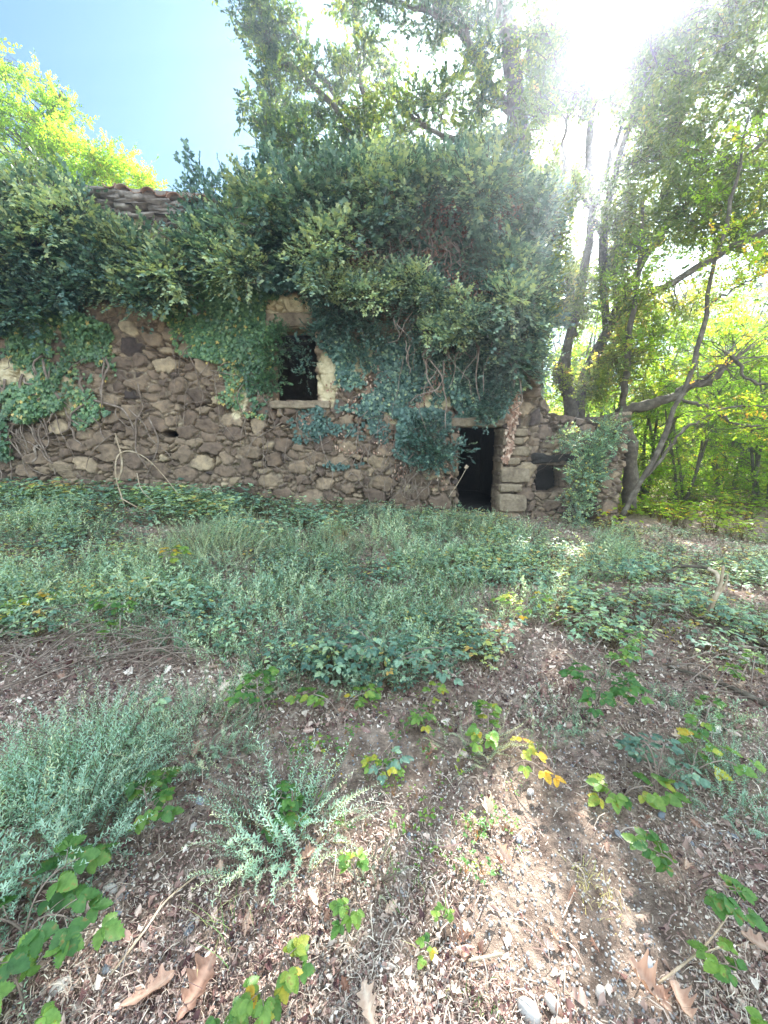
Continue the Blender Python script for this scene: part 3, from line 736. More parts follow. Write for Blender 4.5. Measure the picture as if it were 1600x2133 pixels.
P_TOP = [(385, 430), (400, 330), (430, 380), (470, 350), (520, 345), (560, 300), (640, 285), (760, 280), (880, 300), (1000, 310), (1100, 340), (1135, 480), (1130, 620),
         (1120, 780), (1060, 800), (1010, 700), (930, 620), (830, 610), (760, 560), (690, 600), (600, 590), (520, 560), (400, 540)]
def f_top(mb, r):
    wall_leaves(mb, [(380, 450), (1110, 420), (1115, 780), (1000, 760), (900, 640), (700, 610), (640, 620), (560, 610), (400, 560)], 16000, r, size=(.06, .10), thr=.22, base=.36, thick=.3)
    bushy(mb, [(400, 490), (440, 450), (560, 380), (760, 350), (1000, 360), (1070, 400), (1085, 520), (1070, 620), (900, 560), (650, 540), (400, 540)], 120, 26, r, rad=(.2, .45), Yr=(-.4, .5), base=.36, head=.10)
    bushy(mb, [(400, 490), (560, 400), (760, 350), (960, 370), (1070, 420), (1085, 640), (1040, 640), (1030, 470), (940, 430), (800, 440), (740, 500), (640, 560), (600, 580), (420, 550)], 44, 34, r, rad=(.2, .5), Yr=(.5, 1.05), base=.5, head=.36)
    bushy(mb, [(420, 470), (560, 400), (1060, 380), (1080, 480), (800, 480)], 46, 26, r, rad=(.3, .55), Yr=(-1.6, -.3), base=.4)
    bushy(mb, [(660, 590), (800, 560), (920, 600), (1010, 660), (1000, 700), (900, 700), (850, 650), (760, 640)], 40, 30, r, rad=(.18, .36), Yr=(.3, .85), tpls=SP_HEAD, base=.62, head=.28)
    bushy(mb, [(1020, 560), (1095, 560), (1085, 770), (1050, 780)], 40, 26, r, rad=(.2, .38), Yr=(.1, .55), base=.45, head=.15)
    for q in range(5): bushy(mb, [(640, 600), (900, 620), (1020, 690), (1110, 690), (1100, 800), (1040, 840), (960, 800), (900, 760), (840, 720), (700, 680)], 18, 9, r, rad=(.10, .22), Yr=(.1, .45), tpls=[SP_IVY[3], SP_HEAD[0]], base=.3 + .08 * q, scale=(.5, 1.1), zlift=-1.1)
    for k in range(26):      # stray shoots sticking out of the mass
        px, py = [(r.uniform(400, 640), r.uniform(350, 430)), (r.uniform(640, 1100), r.uniform(290, 380)), (r.uniform(1080, 1140), r.uniform(380, 800))][k % 3]
        c = W(px, py, YW - r.uniform(-.3, .5)); up = np.array([r.normal(0, .3) + (.5 if k % 3 == 2 else 0), r.normal(0, .2), 1 if k % 3 < 2 else .2]); n = 9
        q = c + up * r.uniform(-.3, .35, n)[:, None] + r.normal(0, .03, (n, 3))
        stamp(mb, SP_IVY[k % 4], q, frame_from(up + r.normal(0, .45, (n, 3)), r.normal(0, 1, (n, 3))), r.uniform(.5, .9, n), r.uniform(.35, .65, n))
    bushy(mb, [(1075, 390), (1120, 400), (1125, 600), (1110, 790), (1080, 780)], 44, 26, r, rad=(.2, .36), Yr=(-.6, .3), base=.45, head=.15)
    for px, py, n in [(400, 345, 16), (392, 370, 14), (470, 372, 14), (510, 365, 14), (440, 395, 18), (560, 325, 14), (420, 400, 16)]:   # spires against the sky
        c = W(px, py, YW - .1); q = np.stack([r.normal(0, .05, n), r.normal(0, .08, n), r.uniform(-.5, .15, n)], 1) + c
        stamp(mb, SP_IVY[0], q, frame_from(np.stack([r.normal(0, .5, n), r.normal(0, .5, n), np.ones(n)], 1), r.normal(0, 1, (n, 3))), r.uniform(.6, 1, n), r.uniform(.3, .5, n))
ivy('overhanging_ivy', 'deep blue green bushy ivy mass swelling over the wall head above window and doorway', f_top, (760, 600), mat='ivydark', seed=6,
    stems=[([(800, 600), (1100, 600), (1050, 760), (840, 760)], 40), ([(740, 430), (1020, 430), (1020, 600), (760, 560)], 60)], stem_kw=dict(rad=(.006, .02), Yo=.5))

def f_mid(mb, r):
    wall_leaves(mb, [(600, 560), (760, 570), (800, 640), (770, 740), (700, 760), (650, 700), (640, 640), (590, 620)], 1900, r, thr=.38, ns=1.6, base=.42)
    wall_leaves(mb, [(700, 720), (900, 700), (960, 800), (900, 870), (700, 860)], 4200, r, thr=.42, ns=1.9, base=.48, var=.24)
    wall_leaves(mb, [(560, 840), (800, 840), (830, 960), (700, 980), (560, 900)], 1100, r, thr=.50, ns=2.2, base=.35)
    bushy(mb, [(650, 640), (700, 640), (700, 700), (650, 700)], 8, 12, r, rad=(.12, .22), Yr=(.1, .35), base=.35, scale=(.5, .8))
    bushy(mb, [(700, 700), (760, 650), (800, 760), (720, 790)], 8, 12, r, rad=(.12, .25), Yr=(.05, .25), base=.45, scale=(.5, .9))
    # a sprig dangling into the window
    bushy(mb, [(590, 710), (640, 710), (650, 790), (625, 790), (610, 740)], 7, 7, r, rad=(.08, .16), Yr=(.05, .25), base=.4, scale=(.45, .7))
ivy('trailing_ivy', 'thin trailing ivy around and below the square window opening with a sprig dangling into it', f_mid, (640, 860), seed=7, mat='ivydark',
    stems=[([(500, 840), (930, 840), (920, 1010), (560, 1000)], 60)], stem_kw=dict(rad=(.004, .011), xmax=1.45))

def f_door(mb, r):
    wall_leaves(mb, [(820, 850), (960, 860), (968, 900), (950, 960), (870, 980), (820, 950)], 2600, r, thr=.34, base=.38, thick=.2)
    wall_leaves(mb, [(960, 700), (1120, 700), (1100, 780), (1040, 860), (960, 890), (930, 800)], 3600, r, thr=.34, base=.42, thick=.3)
    bushy(mb, [(970, 760), (1060, 760), (1040, 850), (980, 880)], 16, 22, r, rad=(.15, .28), Yr=(.1, .35), base=.42, scale=(.6, .9))
    bushy(mb, [(830, 860), (955, 870), (960, 950), (850, 970)], 16, 18, r, rad=(.14, .26), Yr=(.1, .3), base=.35, scale=(.55, .85))
ivy('climbing_ivy', 'dark ivy on tangled woody stems left of the doorway and over its lintel', f_door, (900, 1020), mat='ivydark', seed=8,
    stems=[([(800, 860), (920, 860), (915, 1010), (800, 1010)], 90)], stem_kw=dict(rad=(.003, .011), wig=.10, length=(.3, 1.0), xmax=1.5))

def f_dead(mb, r):
    wall_leaves(mb, [(1045, 780), (1075, 790), (1085, 850), (1062, 900), (1050, 960), (1035, 950), (1045, 880)], 900, r, size=(.06, .1), Yo=.1, thr=.2, base=.68, var=.15, leaf=L_OVAL)
ivy('withered_ivy', 'strip of withered tan leaves hanging down the wall corner right of the door lintel', f_dead, (1050, 900), mat='dryleaf', seed=9)
def f_rust(mb, r):
    wall_leaves(mb, [(840, 640), (930, 700), (960, 860), (860, 860), (780, 760)], 900, r, size=(.05, .08), thr=.45, ns=3, base=.5, var=.2, leaf=L_OVAL)
    wall_leaves(mb, [(720, 420), (1060, 430), (1060, 700), (900, 660), (720, 560)], 2600, r, size=(.05, .09), Yo=.42, thick=.15, thr=.44, ns=2, base=.32, var=.2, leaf=L_OVAL)
    wall_leaves(mb, [(560, 840), (780, 760), (960, 900), (960, 1010), (840, 1020)], 700, r, size=(.04, .07), thr=.5, ns=3, base=.5, var=.2, leaf=L_OVAL)
ivy('withered_ivy', 'scattered rusty withered leaves clinging to the plastered wall between window and doorway', f_rust, (860, 860), mat='dryleaf', seed=10)

SP_FERN = [spray(15, .34, L_OVAL, .06, s, spread=1.25, droop=.3) for s in (7, 8)]
def f_annex(mb, r):
    kw = dict(tpls=SP_FERN, base=.5, head=.15, scale=(.6, .95), flat=.7)
    bushy(mb, [(1140, 865), (1290, 880), (1285, 905), (1220, 935), (1160, 915), (1140, 885)], 24, 12, r, rad=(.12, .24), Yr=(.2, .5), **kw)
    bushy(mb, [(1170, 950), (1235, 940), (1245, 1000), (1215, 1000), (1215, 1080), (1190, 1080), (1180, 1000)], 26, 14, r, rad=(.14, .24), Yr=(.3, .6), **kw)
ivy('hanging_shrub', 'feathery green shrub spilling over the low broken wall and down beside its end pier', f_annex, (1210, 1080), mat='bramble', seed=12, cat='shrub',
    stems=[([(1150, 880), (1280, 880), (1240, 1060), (1180, 1060)], 22)])

# ------------------------------------------------------------------ trees
SP_LAUREL = [spray(12, .34, L_OVAL, .085, s, spread=.75, droop=.05) for s in (11, 12, 13)]
SP_SMALL = [spray(13, .42, L_OVAL, .078, s, spread=1.0, droop=.15) for s in (14, 15, 16)]
SP_HAZEL = [spray(12, .42, L_OVAL, .085, s, spread=1.1, droop=.18) for s in (17, 18, 19)]
def crown(mbl, mbw, clumps, tpls, r, limbs=None, base=.5, var=.13, sub=.5, per=22, scale=(.8, 1.3), flatspray=0.0, wr=.012, horizontal=0.0):
    """clumps: (centre, (rx,ry,rz), number of sub-clumps, [tint])"""
    anchors = np.concatenate([q for q in limbs]) if limbs else None
    for cl in clumps:
        c, rr, nsub = cl[0], np.array(cl[1], float), cl[2]; tb = cl[3] if len(cl) > 3 else base
        d = r.normal(0, 1, (nsub, 3)); d /= np.linalg.norm(d, axis=1, keepdims=True)
        C_ = c + d * rr * r.uniform(.15, 1, (nsub, 1)) ** .55
        for sc_ in C_:
            R_ = sub * r.uniform(.6, 1.35)
            m = max(4, int(per * r.uniform(.5, 1.4)))
            e = r.normal(0, 1, (m, 3)); e /= np.linalg.norm(e, axis=1, keepdims=True)
            P = sc_ + e * R_ * r.uniform(.1, 1, (m, 1)) * np.array([1, 1, .65 - .35 * horizontal])
            kg = gap_keep(P); P, e = P[kg], e[kg]; m = len(P)
            if m == 0: continue
            dirs = e + r.normal(0, .4, (m, 3)) + np.array([0, 0, .25]); dirs[:, 2] *= (1 - .75 * horizontal)
            nn = r.normal(0, .5, (m, 3)) + np.array([0, 0, 1.0])
            tt = np.clip(tb + r.normal(0, .09) + r.normal(0, var, m), .22, .97)
            wh = r.integers(0, len(tpls), m)
            for q in range(len(tpls)):
                s = wh == q
                stamp(mbl, tpls[q], P[s] - dirs[s] * .1, frame_from(dirs[s], nn[s]), r.uniform(*scale, s.sum()), tt[s])
            if anchors is not None:
                k = np.argmin(np.linalg.norm(anchors - sc_, axis=1)); a = anchors[k]; L = np.linalg.norm(sc_ - a)
                if L < 4.5:
                    mid = (a + sc_) / 2 + r.normal(0, .1 * L, 3) + np.array([0, 0, .05 * L])
                    Q = tube(mbw, [a, mid, sc_], [wr + .006 * L, wr * .8, wr * .35], 5, n=10)
                    for e1 in P[:: max(1, m // 4)]:
                        tube(mbw, [Q[6], (Q[6] + e1) / 2 + r.normal(0, .05, 3), e1], [wr * .5, wr * .2], 3, n=5)
def limb(mb, pts, rad, n=26, wob=.02, sides=8):
    Q = tube(mb, [W(*p) if len(p) == 3 and abs(p[0]) > 30 else np.array(p) for p in pts], rad, sides, n=n, wob=wob)
    return smooth_path(Q, 60)
def tree(name, label, limbs, clumps, tpls, leaf, seed, group=None, cat='tree', **kw):
    r = np.random.default_rng(seed)
    b = W(*limbs[0][0][0]); b[2] = float(G(b[0], b[1]))
    t = thing(name, label, cat, b, group)
    mw = MB(); ml = MB(); L = []
    for i, (pts, rad) in enumerate(limbs):
        L.append(limb(mw, pts, rad))
    crown(ml, mw, [((W(*c[0]) if True else c[0]),) + tuple(c[1:]) for c in clumps], tpls, r, L, **kw)
    mw.build('trunk', M['bark'], t, smooth=True); ml.build('crown', M[leaf], t)
    return t

# evergreen behind the roof, many slim stems leaning left
Y1 = 12.5
tree('evergreen_tree', 'evergreen tree with oblong leaves on slim leaning stems behind the ivy covered wall top', [
    ([(760, 700, Y1 + .8), (748, 420, Y1), (735, 300, Y1), (690, 215, Y1), (620, 150, Y1), (560, 85, Y1), (520, 20, Y1)], [.16, .10, .06, .02]),
    ([(765, 700, Y1 + .8), (757, 400, Y1), (752, 285, Y1), (700, 200, Y1), (640, 125, Y1), (600, 40, Y1)], [.14, .08, .05, .02]),
    ([(780, 700, Y1 + .8), (775, 400, Y1), (765, 250, Y1), (745, 120, Y1), (735, 0, Y1)], [.14, .08, .05, .02]),
    ([(752, 420, Y1), (650, 330, Y1), (590, 300, Y1)], [.06, .03]),
], [((540, 70, Y1), (.9, .8, 1.0), 13), ((600, 110, Y1), (.9, .8, 1.2), 14), ((555, 210, Y1), (.6, .7, 1.0), 8), ((640, 200, Y1), (1.0, .9, 1.1), 16),
    ((740, 60, Y1), (.5, .6, 1.3), 9, .72), ((770, 190, Y1), (.9, .9, 1.2), 18, .70), ((560, 290, Y1), (.7, .8, .8), 10), ((680, 290, Y1), (1.2, .9, .8), 18),
    ((800, 310, Y1 - 1), (1.6, .9, .9), 26, .6), ((960, 340, Y1 - 1.5), (1.4, .9, .9), 22, .55), ((640, 330, Y1 - 1.5), (1.3, .9, .7), 18, .45), ((520, 0, Y1), (.5, .6, .7), 6), ((900, 330, Y1), (1.3, .9, .8), 14, .7)],
    SP_LAUREL, 'laurel', 21, sub=.42, per=17, base=.50, var=.2)  # raised clump tints paint sunlit yellow-green into the leaves

# the big tree whose dark trunk runs up beside the sun
Y2 = 12.0
tree('oak_tree', 'tall tree with thick dark trunk and drooping leaves just left of the sun', [
    ([(1110, 900, Y2 + 1), (1100, 500, Y2 + .3), (1082, 300, Y2), (1072, 180, Y2), (1058, 60, Y2), (1040, -120, Y2), (1020, -320, Y2)], [.30, .26, .24, .20, .14]),
    ([(1078, 250, Y2), (1030, 190, Y2), (985, 110, Y2 - .3), (935, 45, Y2 - .6), (850, 10, Y2 - .9), (770, -10, Y2 - 1)], [.13, .10, .06, .03]),
    ([(985, 110, Y2 - .3), (955, 20, Y2 - .4), (930, -90, Y2 - .4)], [.07, .03]),
    ([(1090, 310, Y2), (1045, 298, Y2 - .3), (960, 290, Y2 - .5), (890, 268, Y2 - .6), (820, 200, Y2 - .6), (790, 170, Y2 - .6)], [.09, .07, .05, .02]),
    ([(890, 268, Y2 - .6), (850, 215, Y2 - .6), (800, 165, Y2 - .6)], [.04, .015]),
    ([(1070, 180, Y2), (1110, 90, Y2), (1150, -60, Y2)], [.10, .04]),
], [((820, 20, Y2 - .9), (1.1, .8, .6), 13), ((900, 60, Y2 - .7), (.9, .9, .6), 8), ((960, 20, Y2 - .4), (1.0, 1, 1.0), 12), ((960, 170, Y2 - .4), (.8, .9, .9), 10, .6),
    ((860, 220, Y2 - .6), (.9, .8, .5), 10, .62), ((1010, 250, Y2), (.9, .9, .7), 10, .6), ((1050, 60, Y2), (1.0, 1.2, 1.4), 12), ((960, -160, Y2), (2.2, 2, 1.2), 22), ((1100, -220, Y2), (2.0, 2, 1.6), 20),
    ((1130, 120, Y2 + .4), (1.1, 1, 1.4), 16), ((1080, 380, Y2), (.8, .9, 1.0), 12, .6)],
    SP_LAUREL, 'laurel', 22, sub=.42, per=17, base=.42, var=.18)  # clumps with a higher tint carry sunlight in their leaf colour

# multi-stemmed trees right of the house
Y3 = 10.6
tree('elm_tree', 'many stemmed tree with fine leaves behind the low broken wall, below the sun', [
    ([(1195, 1000, Y3), (1188, 850, Y3), (1180, 740, Y3), (1212, 600, Y3), (1232, 450, Y3), (1228, 300, Y3), (1240, 100, Y3), (1250, -150, Y3)], [.17, .14, .10, .08, .045]),
    ([(1205, 1000, Y3 + .1), (1215, 800, Y3), (1262, 680, Y3), (1255, 500, Y3), (1290, 330, Y3), (1330, 200, Y3), (1400, 0, Y3), (1450, -150, Y3)], [.12, .11, .085, .06, .04]),
    ([(1188, 830, Y3), (1172, 800, Y3), (1160, 770, Y3), (1190, 740, Y3)], [.10, .13, .05]),
    ([(1200, 700, Y3), (1160, 630, Y3 - .3), (1140, 560, Y3 - .5), (1170, 400, Y3 - .5), (1180, 250, Y3 - .4)], [.08, .07, .05, .03]),
    ([(1215, 790, Y3), (1300, 650, Y3 - .2), (1400, 590, Y3 - .5), (1500, 530, Y3 - .8), (1610, 480, Y3 - 1), (1720, 440, Y3 - 1.1)], [.09, .095, .08, .07, .04]),
    ([(1262, 680, Y3), (1330, 560, Y3), (1420, 440, Y3 - .3), (1520, 350, Y3 - .6), (1640, 260, Y3 - .8)], [.08, .07, .05, .03]),
    ([(1255, 500, Y3), (1200, 380, Y3), (1150, 300, Y3)], [.05, .03]),
    ([(1232, 450, Y3), (1300, 250, Y3 - .3), (1380, 130, Y3 - .5)], [.06, .03]),
], [((1180, 420, Y3 - .4), (1.0, 1.0, 1.7), 26), ((1260, 300, Y3), (1.2, 1.2, 1.8), 32), ((1380, 260, Y3), (1.4, 1.2, 1.9), 36), ((1510, 220, Y3 - .5), (1.4, 1.2, 1.9), 38),
    ((1600, 60, Y3 - .5), (1.5, 1.3, 1.6), 30), ((1450, 40, Y3), (1.5, 1.2, 1.2), 24), ((1390, 470, Y3 - .4), (1.4, 1.1, 1.0), 26), ((1530, 420, Y3 - .7), (1.3, 1.2, 1.0), 26), ((1240, 560, Y3), (.9, .9, 1.0), 20, .6),
    ((1330, -160, Y3), (2.6, 1.5, 1.0), 34), ((1180, 640, Y3 - .3), (.6, .7, .8), 14), ((1250, 780, Y3 - .6), (.8, .6, .6), 14, .62), ((1370, 620, Y3 - .3), (1.2, 1, .6), 16, .65), ((1660, 330, Y3 - .8), (1.2, 1.4, 2.6), 36), ((1200, 500, Y3 - .7), (.9, .7, 1.2), 18, .5), ((1290, 420, Y3 - .6), (1.0, .7, 1.2), 20, .5), ((1160, 680, Y3 - .5), (.6, .6, 1.0), 16, .58), ((1300, 760, Y3 - .5), (.7, .6, .9), 12, .62), ((1140, 160, Y3 + .3), (.8, .8, 1.2), 16), ((1200, 120, Y3 + .6), (1.3, 1, 1.4), 26), ((1150, 280, Y3), (.9, 1, 1.4), 20), ((1320, 60, Y3), (1.2, 1, 1.4), 26), ((1250, 640, Y3 - .4), (1, .8, .9), 20),
    ((1620, -150, Y3), (2.0, 2, 1.6), 26)],
    SP_SMALL, 'olive', 23, sub=.66, per=21, base=.42, wr=.011)

Y4 = 8.0
tree('leaning_sapling', 'slender dark sapling leaning right in front of the green wood beside the end pier', [
    ([(1290, 1085, Y4), (1330, 1010, Y4), (1362, 955, Y4), (1400, 870, Y4), (1432, 790, Y4), (1462, 690, Y4), (1480, 590, Y4 - .1), (1510, 470, Y4 - .2), (1533, 380, Y4 - .2), (1560, 240, Y4 - .3)], [.05, .055, .045, .04, .03, .02]),
    ([(1330, 1010, Y4), (1390, 940, Y4 - .1), (1430, 890, Y4 - .2), (1520, 850, Y4 - .3), (1600, 845, Y4 - .3)], [.03, .025, .015]),
    ([(1470, 640, Y4), (1550, 590, Y4 - .2), (1650, 545, Y4 - .3)], [.02, .01]),
], [((1500, 600, Y4), (.8, .6, .5), 8, .75), ((1420, 760, Y4), (.6, .5, .4), 5, .75), ((1560, 520, Y4 - .2), (.8, .6, .7), 9, .72), ((1540, 860, Y4 - .3), (.8, .5, .3), 9, .75), ((1540, 330, Y4 - .2), (.8, .6, .8), 10, .6)],
    SP_SMALL, 'bright', 24, sub=.36, per=9, base=.7, horizontal=.6, wr=.006, scale=(.6, .95))

Y5 = 9.6
tree('low_limbed_tree', 'tree behind the end pier sending one heavy black limb low out to the right', [
    ([(1312, 1060, Y5), (1314, 950, Y5), (1300, 880, Y5), (1296, 850, Y5)], [.17, .16, .15]),
    ([(1296, 858, Y5), (1340, 845, Y5 - .2), (1400, 828, Y5 - .4), (1432, 805, Y5 - .5), (1480, 790, Y5 - .7), (1510, 765, Y5 - .8)], [.13, .12, .10, .085, .06]),
    ([(1432, 808, Y5 - .5), (1490, 770, Y5 - .8), (1520, 740, Y5 - 1), (1560, 790, Y5 - 1.2), (1620, 800, Y5 - 1.4)], [.05, .04, .02]),
    ([(1400, 828, Y5 - .4), (1480, 850, Y5 - .9), (1540, 885, Y5 - 1.2), (1640, 885, Y5 - 1.3)], [.04, .03, .015]),
    ([(1298, 850, Y5), (1310, 700, Y5), (1330, 560, Y5), (1340, 400, Y5)], [.08, .05, .03]),
], [((1480, 720, Y5), (1.2, .8, .6), 16), ((1600, 700, Y5 - .3), (1.2, .9, .8), 18), ((1340, 740, Y5), (.6, .6, .9), 14), ((1560, 900, Y5 - .4), (1.1, .7, .5), 14), ((1330, 560, Y5), (.8, .7, .8), 12)],
    SP_HAZEL, 'bright', 25, sub=.42, per=11, base=.55, horizontal=.5, wr=.009, scale=(.6, 1.0))

# the sunlit tree behind the left end of the roof
Y6 = 13.2
tree('chestnut_tree', 'broad yellow green sunlit tree rising behind the left end of the broken roof', [
    ([(60, 800, Y6), (50, 500, Y6), (30, 300, Y6), (10, 150, Y6)], [.22, .16, .06]),
    ([(50, 500, Y6), (150, 400, Y6), (240, 340, Y6)], [.10, .03]),
    ([(40, 420, Y6), (90, 280, Y6), (130, 190, Y6)], [.08, .03]),
], [((0, 210, Y6), (1.3, 1.3, 1.3), 34, .34), ((70, 310, Y6), (1.7, 1.4, 1.2), 50, .42), ((180, 345, Y6), (1.2, 1.1, .8), 30, .5), ((255, 365, Y6), (.8, .8, .6), 18, .5), ((300, 395, Y6), (.5, .6, .4), 8, .6),
    ((130, 215, Y6), (.55, .6, .7), 12, .4), ((-150, 300, Y6), (2.4, 1.6, 2.2), 60, .55), ((0, 420, Y6), (2.2, 1.2, .8), 30, .6)],
    SP_HAZEL, 'bright', 26, sub=.42, per=17, scale=(.7, 1.1), wr=.004)

# wood of young trees beyond, right
def wood_tree(seed, leaf):
    r = np.random.default_rng(seed)
    t = thing('young_hornbeam', 'x', 'tree', (0, 0, 0), 'young trees in the bright wood beyond the wall')
    mw, ml = MB(), MB(); L = []
    h = 7.5
    for k in range(4):
        a = r.uniform(0, 6.28); pts = [np.array([0, 0, -.3]) + r.normal(0, .1, 3) * np.array([1, 1, 0])]; d = np.array([math.cos(a) * .22, math.sin(a) * .22, 1.0])
        for s in range(5): pts.append(pts[-1] + d * h / 5.5 + r.normal(0, .12, 3))
        main_ = tube(mw, pts, [.06, .045, .03, .012], 6, n=24, r=r); L.append(main_)
        for b_ in range(4):
            q = main_[r.integers(4, 18)]; a2 = r.uniform(0, 6.28); e = q + np.array([math.cos(a2) * 1.5, math.sin(a2) * 1.5, .5])
            L.append(tube(mw, [q, (q + e) / 2 + np.array([0, 0, .2]), e], [.022, .008], 4, n=12))
    crown(ml, mw, [(np.array([0, 0, 1.1]), (1.9, 1.9, .9), 24), (np.array([0, 0, 3.2]), (2.3, 2.3, 1.6), 40), (np.array([0, 0, 5.6]), (1.8, 1.8, 1.6), 28)], SP_HAZEL, r, L, sub=.45, per=15, base=.5, horizontal=.65, wr=.007, scale=(.8, 1.25))
    mw.build('trunk', M['bark'], t, smooth=True); ml.build('crown', M[leaf], t)
    return t
def copy_tree(o, loc, rz, s, label):
    c = o.copy(); COL.objects.link(c); c.location = loc; c.rotation_euler = (0, 0, rz); c.scale = (s, s, s); c['label'] = label
    for ch in o.children:
        d = ch.copy(); COL.objects.link(d); d.parent = c
    return c
protoA = wood_tree(31, 'bright'); protoB = wood_tree(32, 'olive')
woods = [
    (0, 1420, 11.8, .80, 0.3, 'young leafy tree filling the gap right behind the leaning sapling'),
    (0, 1580, 11.2, .78, 1.9, 'young leafy tree at the right edge of the view behind the low dark limb'),
    (1, 1330, 13.5, .95, 3.9, 'young tree with duller leaves seen behind the end pier'),
    (0, 1250, 13.8, .95, 0.9, 'bright young tree seen just above the low broken wall'),
    (0, 1150, 13.4, .90, 5.1, 'bright young tree seen between the house corner and the many stemmed tree'),
    (0, 1500, 14.5, 1.05, 2.7, 'farther bright tree between the sapling and the right edge'),
    (1, 1660, 14.0, 1.1, 0.1, 'farther tree with browning leaves at the far right edge'),
    (0, 1800, 12.5, 1.0, 4.2, 'bright tree just past the right edge of the view'),
    (0, 1400, 17.5, 1.25, 5.6, 'tall pale tree deep in the wood behind the leaning sapling'),
    (1, 1560, 18.5, 1.3, 1.2, 'tall brownish tree deep in the wood at the right'),
    (0, 1220, 17.5, 1.2, 3.0, 'tall pale tree deep in the wood above the low wall'),
]
for i, (kd, px, Y, s, rz, lab) in enumerate(woods):
    p = W(px, 1060, Y); x = p[0]; z = float(G(x, Y)) - .05
    src = protoA if kd == 0 else protoB
    if src['label'] == 'x': src.location = (x, Y, z); src.rotation_euler = (0, 0, rz); src.scale = (s, s, s); src['label'] = lab
    else: copy_tree(src, (x, Y, z), rz, s, lab)
# far tree line, one mass
r = np.random.default_rng(40); mb = MB(); mw = MB()
cl = []
for k in range(44):
    a = R(-62 + 124 * k / 43 + r.uniform(-2, 2)); D = r.uniform(26, 40)
    x, y = D * math.sin(a), D * math.cos(a)
    if -40 < math.degrees(a) < 10: continue
    cl.append((np.array([x, y, r.uniform(1.5, 3)]), (2.6, 2.0, 2.6), 20)); 
SP_FAR = [spray(10, 1.0, L_KITE, .34, 3, spread=1.1)]
crown(mb, mw, cl, SP_FAR, r, None, sub=1.3, per=18, base=.5)
tag(mb.build('far_woodland', M['bright']), 'hazy bright green far woodland closing the view behind the trees', 'woodland', kind='stuff')

# ------------------------------------------------------------------ undergrowth
def gpx(x, y, z):
    dz = z - CZ; c = cp * y - sp_ * dz; u = sp_ * y + cp * dz
    return 800 + 800 * x / c, 1066.5 - 800 * u / c
def field(n, ylo, yhi, r, power=1.0, margin=1.6, extra=.9):
    """points on the ground in front of the camera, denser near it"""
    t = r.uniform(0, 1, n)
    y = ylo * (yhi / ylo) ** t if power == 1 else (ylo ** (1 - power) + t * (yhi ** (1 - power) - ylo ** (1 - power))) ** (1 / (1 - power))
    x = r.uniform(-1, 1, n) * (y * margin + extra)
    return x, y
def seedling(n, seed, h=.2, leaf=L_SERR2, ls=.05, tri=True):
    """small plant: arching stalks each ending in one or three leaflets"""
    r = np.random.default_rng(seed); Vs, Fs, Ts = [], [], []; off = 0
    for k in range(n):
        a = r.uniform(0, 6.28); reach = r.uniform(.2, .8) * h; top = h * r.uniform(.45, 1.0)
        tip = np.array([math.cos(a) * reach, math.sin(a) * reach, top]); w = .0022
        st = np.array([(-w, 0, 0), (w, 0, 0), tip * np.array([.35, .35, .7]) + (w, 0, 0), tip * np.array([.35, .35, .7]) - (w, 0, 0), tip])
        Vs.append(st); Fs.append(np.array([(0, 1, 2), (0, 2, 3), (3, 2, 4)]) + off); Ts.append(np.full(5, -1.0)); off += 5
        for q in ((-1.1, 0, 1.1) if tri else (0,)):
            s = ls * (1.1 if q == 0 else .9) * r.uniform(.75, 1.15)
            d = np.array([[math.cos(a + q), math.sin(a + q), r.uniform(-.25, .25)]]); nn = np.array([[r.normal(0, .25), r.normal(0, .25), 1.0]])
            Mx = frame_from(d, nn)[0]
            V = (leaf[0] * s) @ Mx.T + tip
            Vs.append(V); Ts.append(leaf[2] + r.uniform(-.1, .1))
            for f in leaf[1]:
                if f.shape[1] == 4: Fs.append(np.concatenate([f[:, [0, 1, 2]], f[:, [0, 2, 3]]]) + off)
                else: Fs.append(f + off)
            off += len(V)
    return np.concatenate(Vs), [np.concatenate(Fs)], np.concatenate(Ts)
def yawM(n, r, tilt=.15): return rotmats(r.uniform(0, 6.28, n), r.normal(0, tilt, n), r.normal(0, tilt, n))

COVER = [(-1300, 960), (100, 950), (420, 960), (700, 985), (960, 1040), (1120, 1085), (1300, 1100), (1600, 1110), (2900, 1110), (2900, 1235), (1600, 1225), (1330, 1215), (1180, 1200), (1130, 1290), (1040, 1350), (920, 1430), (760, 1450),
         (560, 1400), (420, 1350), (330, 1330), (200, 1330), (-1300, 1420)]
r = np.random.default_rng(50)
SEED = [seedling(7, s, h=.2, ls=.042, leaf=L_OVAL) for s in (1, 2, 3)] + [seedling(9, 4, h=.14, ls=.035, leaf=L_OVAL, tri=False)]
x, y = field(76000, 2.0, 9.4, r, power=.2); z = GM(x, y); px, py = gpx(x, y, z)
dens = fbm(x * .9, y * .9, 33, 3)
k = in_poly(px, py, COVER) & (dens + r.uniform(-.11, .11, len(x)) > .375) & ((y < 8.3) | (x > 5.0))
k &= ~(in_poly(px, py, [(0, 1270), (330, 1280), (420, 1350), (200, 1420), (0, 1400)]) & (vn(x * 3, y * 3, 4) > .62))
x, y, z, dens = x[k], y[k], z[k], dens[k]
n = min(len(x), 13000); x, y, z, dens = x[:n], y[:n], z[:n], dens[:n]
mb = MB(); wh = r.integers(0, 4, n)
hs = .62 + .9 * sst(4.5, 8.2, y) * sst(1.5, -2, x) + 1.3 * (fbm(x * 1.9, y * 1.9, 5, 3) - .35)
hs = hs * np.where(x > 2.6, .8, 1)
